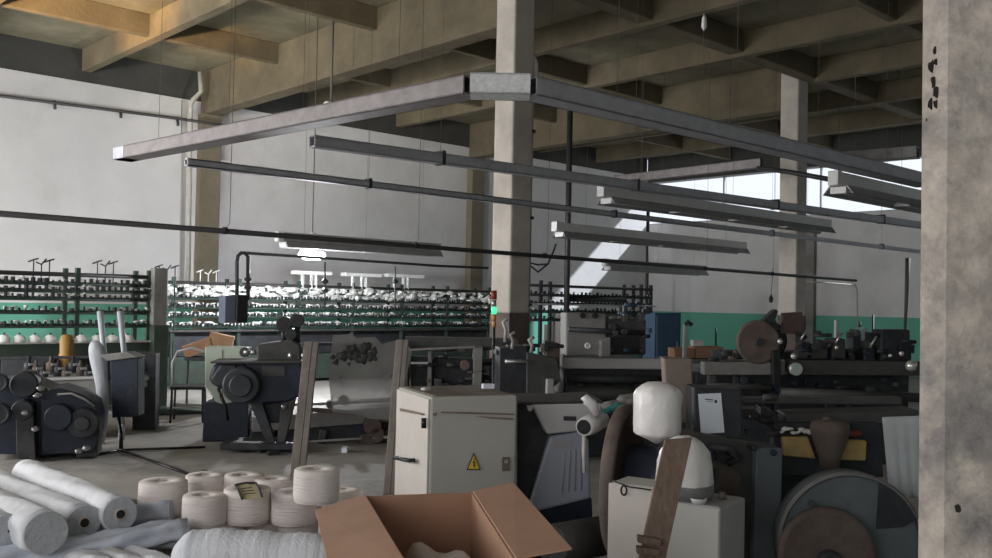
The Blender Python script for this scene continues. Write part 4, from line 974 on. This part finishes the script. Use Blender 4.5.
for (x0, x1, y0, y1) in ((815, 832, 345, 360), (836, 850, 339, 360), (800, 812, 352, 360), (868, 880, 349, 362), (885, 915, 330, 362)):
    S(t, 'housing', iron_grey if x0 < 860 else iron, pl, [(x0, y0+1), (x0+2, y0), (x1, y0), (x1, y1), (x0, y1)], .25, .1, .02)
clutter(t, pl, 800, 918, 332, 360, 44, [iron, iron_grey, navy_iron], 2, 6, .2)
clutter(t, pl, 712, 760, 352, 361, 8, [iron, iron_grey, brown_metal], 2, 4, .1)
MB().cyl(pl.at(706, 386)-pl.n*.02, pl.at(770, 387)-pl.n*.02, .035, n=10).build('roller', steel if False else iron_grey, t)
MB().cyl(pl.at(780, 392), pl.at(925, 398), .05, n=12).build('roller', iron_grey, t)
clutter(t, pl, 712, 915, 380, 415, 40, [iron, iron_grey, iron, navy_iron], 2, 7, .2)
for k in range(3):
    MB().cyl(pl.at(800+k*35, 340+k*3)-pl.n*.02, pl.at(806+k*35, 330+k*3)-pl.n*.02, .012, n=6).build('lever', steel, t)
t = mth('machine_tower', 'pale grey slanted spout on the machine close to the near pillar', 868, 11.5)
pl3 = Plane(868, 11.5, R(-40))
S(t, 'spout', mat('blue grey spout', (.30, .36, .38), .6, var=.1), pl3, [(861, 330), (866, 327), (876, 344), (878, 348), (862, 348)], .2)
S(t, 'post', iron, pl3, [(853, 333), (860, 331), (860, 700), (853, 700)], .2)
S(t, 'column', mach_light, pl3, [(836, 320), (839, 320), (840, 700), (836, 700)], .06)
# pale wall pilaster box behind right column
t = mth('wall_cable_box', 'pale vertical cable box on the wall behind the right column', 812, 21, 'cable box')
MB().box((XE-.15, PX(812, 300, XE).y-.12, 0), (XE-.0, PX(812, 300, XE).y+.25, 4.1)).build('box', mach_grey, t)
for px, py, h_ in ((860, 340, 36), (873, 345, 60), (716, 345, 34)):
    MB().cyl((PX(px, py, 20).x, PX(px, py, 20).y, 0), PX(px, py-h_*.5, 20), .025, n=6).build('thin_rod', iron, label={860: 'thin dark rod rising left of the slanted spout', 873: 'thin dark rod rising right of the slanted spout', 716: 'thin dark rod rising before the green wall right of the lever stand'}[px], cat='rod')

# ------------------------------------------------------------------ right foreground machine: yellow panels, funnel, discs, cloth
pl = Plane(830, 5.4, R(-47))
t = mth('winding_loom', 'dark loom with faded yellow panels beside the near pillar', 830, 5.7)
S(t, 'yellow_panel', yellow, pl, [(782, 437), (808, 437), (816, 459), (784, 456)], .05)
S(t, 'yellow_panel', yellow, pl, [(845, 440), (867, 441), (866, 461), (838, 460)], .05)
S(t, 'frame_plate', iron, pl, [(776, 424), (884, 424), (888, 480), (778, 478)], .12, .07)
S(t, 'cover_strip', iron_grey, pl, [(790, 416), (925, 412), (925, 424), (790, 430)], .25, .1)
S(t, 'guard_strip', iron_grey, pl, [(700, 412), (785, 416), (785, 426), (700, 424)], .2, .3)
S(t, 'back_rail', blue_guard if False else iron_grey, pl, [(740, 404), (925, 404), (925, 412), (740, 410)], .1, .35)
m = MB(); c = pl.at(824, 437)-pl.n*.12
m.lathe(c, (0, 0, 1), [(-.16, .05), (-.10, .06), (.04, .105), (.07, .11), (.1, .10), (.115, .06)], n=24); m.build('funnel', brown_metal, t)
for px, py, r_ in ((812, 421, 4), (822, 419, 6), (834, 421, 5), (845, 431, 3)): MB().blob(pl.at(px, py)-pl.n*.1, r_*5.4/F, 2, (1.2, 1, .8)).build('rag_lump', brown_metal, t)
m = MB()
for k in range(12): m.blob(pl.at(780+k*2.5, 429+random.uniform(-2, 3))-pl.n*.05, random.uniform(.01, .022), 1, (1.6, 1, .7), .3)
m.build('crumpled_film', plastic_wrap, t, kind='stuff')
S(t, 'red_bar', lens_red, pl, [(846, 433), (862, 431), (863, 436), (847, 438)], .03, .02, .003)
clutter(t, pl, 705, 778, 398, 440, 30, [iron, iron_grey, brown_metal], 2, 6, .1)
S(t, 'foot', iron, pl, [(780, 478), (884, 480), (884, 640), (780, 640)], .15, .25)
# white cloth hanging on it
pl4 = Plane(905, 5.0, R(-50)); m = MB()
cols = []
for k in range(15):
    s_ = k/14; px0 = 882+s_*44; px1 = 889+s_*40; w_ = .012*sin(k*1.7)
    cols.append([m.bm.verts.new(pl4.at(px0+(px1-px0)*j/10, (417-s_*1.5)+(78+s_*6)*j/10)+pl4.n*(w_*(j/10))) for j in range(11)])
for a_, b_ in zip(cols, cols[1:]):
    for j in range(10): f = m.bm.faces.new((a_[j], b_[j], b_[j+1], a_[j+1])); f.smooth = True
o = m.build('hanging_cloth', mat('grey cloth', (.55, .57, .59), .9, var=.1, scale=5, bump=.3), label='pale grey cloth hanging over the loom just left of the near pillar', cat='cloth')
s_ = o.modifiers.new('thickness', 'SOLIDIFY'); s_.thickness = .006
# big cloth roll with rim and dark disc
th = R(-47)
t = mth('cloth_roll', 'big cloth roll with thin bright rim at the lower right beside the pillar', 850, 4.6, 'cloth roll')
pl5 = Plane(850, 4.5, R(-47))
C(t, 'cloth', mat('slate cloth', (.13, .15, .16), .9, var=.15, scale=5, bump=.3), pl5, 853, 546, 71, .15, .03, n=64)
C(t, 'rim', mach_grey, pl5, 853, 546, 72.5, .02, .02, inner=.975, n=64)
S(t, 'dark_wedge', iron, pl5, [(881, 483), (896, 492), (912, 507), (920, 520), (905, 528), (878, 530)], .01, .02, .0)
C(t, 'inner_disc', brown_metal, pl5, 823, 552, 47, .05, -.08, n=48)
C(t, 'hub', iron, pl5, 823, 556, 12, .07, -.16)
C(t, 'bolt', iron_grey, pl5, 812, 504, 3, .05, -.03)
# machine plate on floor near base (behind the carton)
t = mth('floor_roller', 'thick grey roller lying low behind the carton under the blue guard', 575, 5.2, 'roller')
MB().cyl(P(552, 545, 5.0), P(605, 535, 5.3), .11, n=24).build('roller', iron_grey, t)
MB().box(P(575, 300, 5.15)*1 + V((-.15, -.06, -1.65)), P(575, 300, 5.15) + V((.15, .06, -1.45))).build('cradle', iron, t)
# litter on the floor
for k, (px, py, w_, m_) in enumerate(((158, 422, .12, paper), (204, 473, .05, iron), (256, 452, .09, iron), (273, 455, .06, iron), (345, 452, .06, paper))):
    c = PZ(px, py, .0); MB().box((-w_, -w_*.5, 0), (w_, w_*.5, .012+.01*k), W(c, k)).build('floor_scrap', m_, label=('white scrap on the floor before the machine bed', 'tiny dark scrap on the floor behind the yarn packages', 'dark scrap under the splayed machine legs, left one', 'dark scrap under the splayed machine legs, right one', 'small pale scrap on the floor between the posts')[k], cat='scrap', bevel=.003)

# ------------------------------------------------------------------ light
wd = bpy.data.worlds.new('world'); SC.world = wd; wd.use_nodes = True; nt = wd.node_tree
bg = nt.nodes['Background']; bg.inputs[0].default_value = (.86, .92, 1, 1); bg.inputs[1].default_value = 1.1
def area(name, loc, rot, sx, sy, e, col=(1, .97, .92)):
    l = bpy.data.lights.new(name, 'AREA'); l.shape = 'RECTANGLE'; l.size = sx; l.size_y = sy; l.energy = e; l.color = col
    o = bpy.data.objects.new(name, l); COL.objects.link(o); o.location = loc; o.rotation_euler = rot; return o
# daylight entering by the window openings (left wall, near wall, right window band)
area('window_light_left', (X0+.05, 13.9, 2.5), (R(90), 0, R(-90)), 8.8, 2.6, 1050, (1, .98, .95))
area('window_light_near', (X0+.05, 1.7, 2.4), (R(90), 0, R(-90)), 9, 2.3, 140, (1, .95, .92))
area('window_light_right', (XE-.05, 8, 4.88), (R(90), 0, R(90)), 20, 1.2, 6, (.85, .92, 1))
def sun(e, d, ang=1.2, col=(1, .95, .9)):
    l = bpy.data.lights.new('sun', 'SUN'); l.energy = e; l.angle = R(ang); l.color = col
    o = bpy.data.objects.new('sun', l); COL.objects.link(o); o.rotation_euler = V(d).to_track_quat('-Z', 'Y').to_euler(); return o
sun(7.5, (-1, .5, -.82), 1.5, (.88, .93, 1))
l = bpy.data.lights.new('pendant_bulb', 'POINT'); l.energy = 420; l.shadow_soft_size = .12; l.color = (.93, .96, 1)
o = bpy.data.objects.new('pendant_bulb', l); COL.objects.link(o); o.location = P(312, 259, 0.001) if False else PY(312, 256, 13.4)-V((0, 0, .26))
l = bpy.data.lights.new('ceiling_fill_spot', 'SPOT'); l.energy = 3000; l.color = (1, .93, .76); l.spot_size = R(38); l.spot_blend = .9; l.shadow_soft_size = .25  # added fill spot, no lamp stands here; brightens the left ceiling
o = bpy.data.objects.new('ceiling_fill_spot', l); COL.objects.link(o); o.location = (-1.8, 8, 2.9)
o.rotation_euler = (PZ(215, 18, 6.3)-V(o.location)).to_track_quat('-Z', 'Y').to_euler()
# added orange spot out of view, put in to warm the upper left ceiling
l = bpy.data.lights.new('warm_ceiling_spot', 'SPOT'); l.energy = 8000; l.color = (1, .55, .15); l.spot_size = R(20); l.spot_blend = .8; l.shadow_soft_size = .15
o = bpy.data.objects.new('warm_ceiling_spot', l); COL.objects.link(o); o.location = (-1.5, 12, 2.8)
tg = PZ(80, 0, 6.2); o.rotation_euler = (tg-V(o.location)).to_track_quat('-Z', 'Y').to_euler()
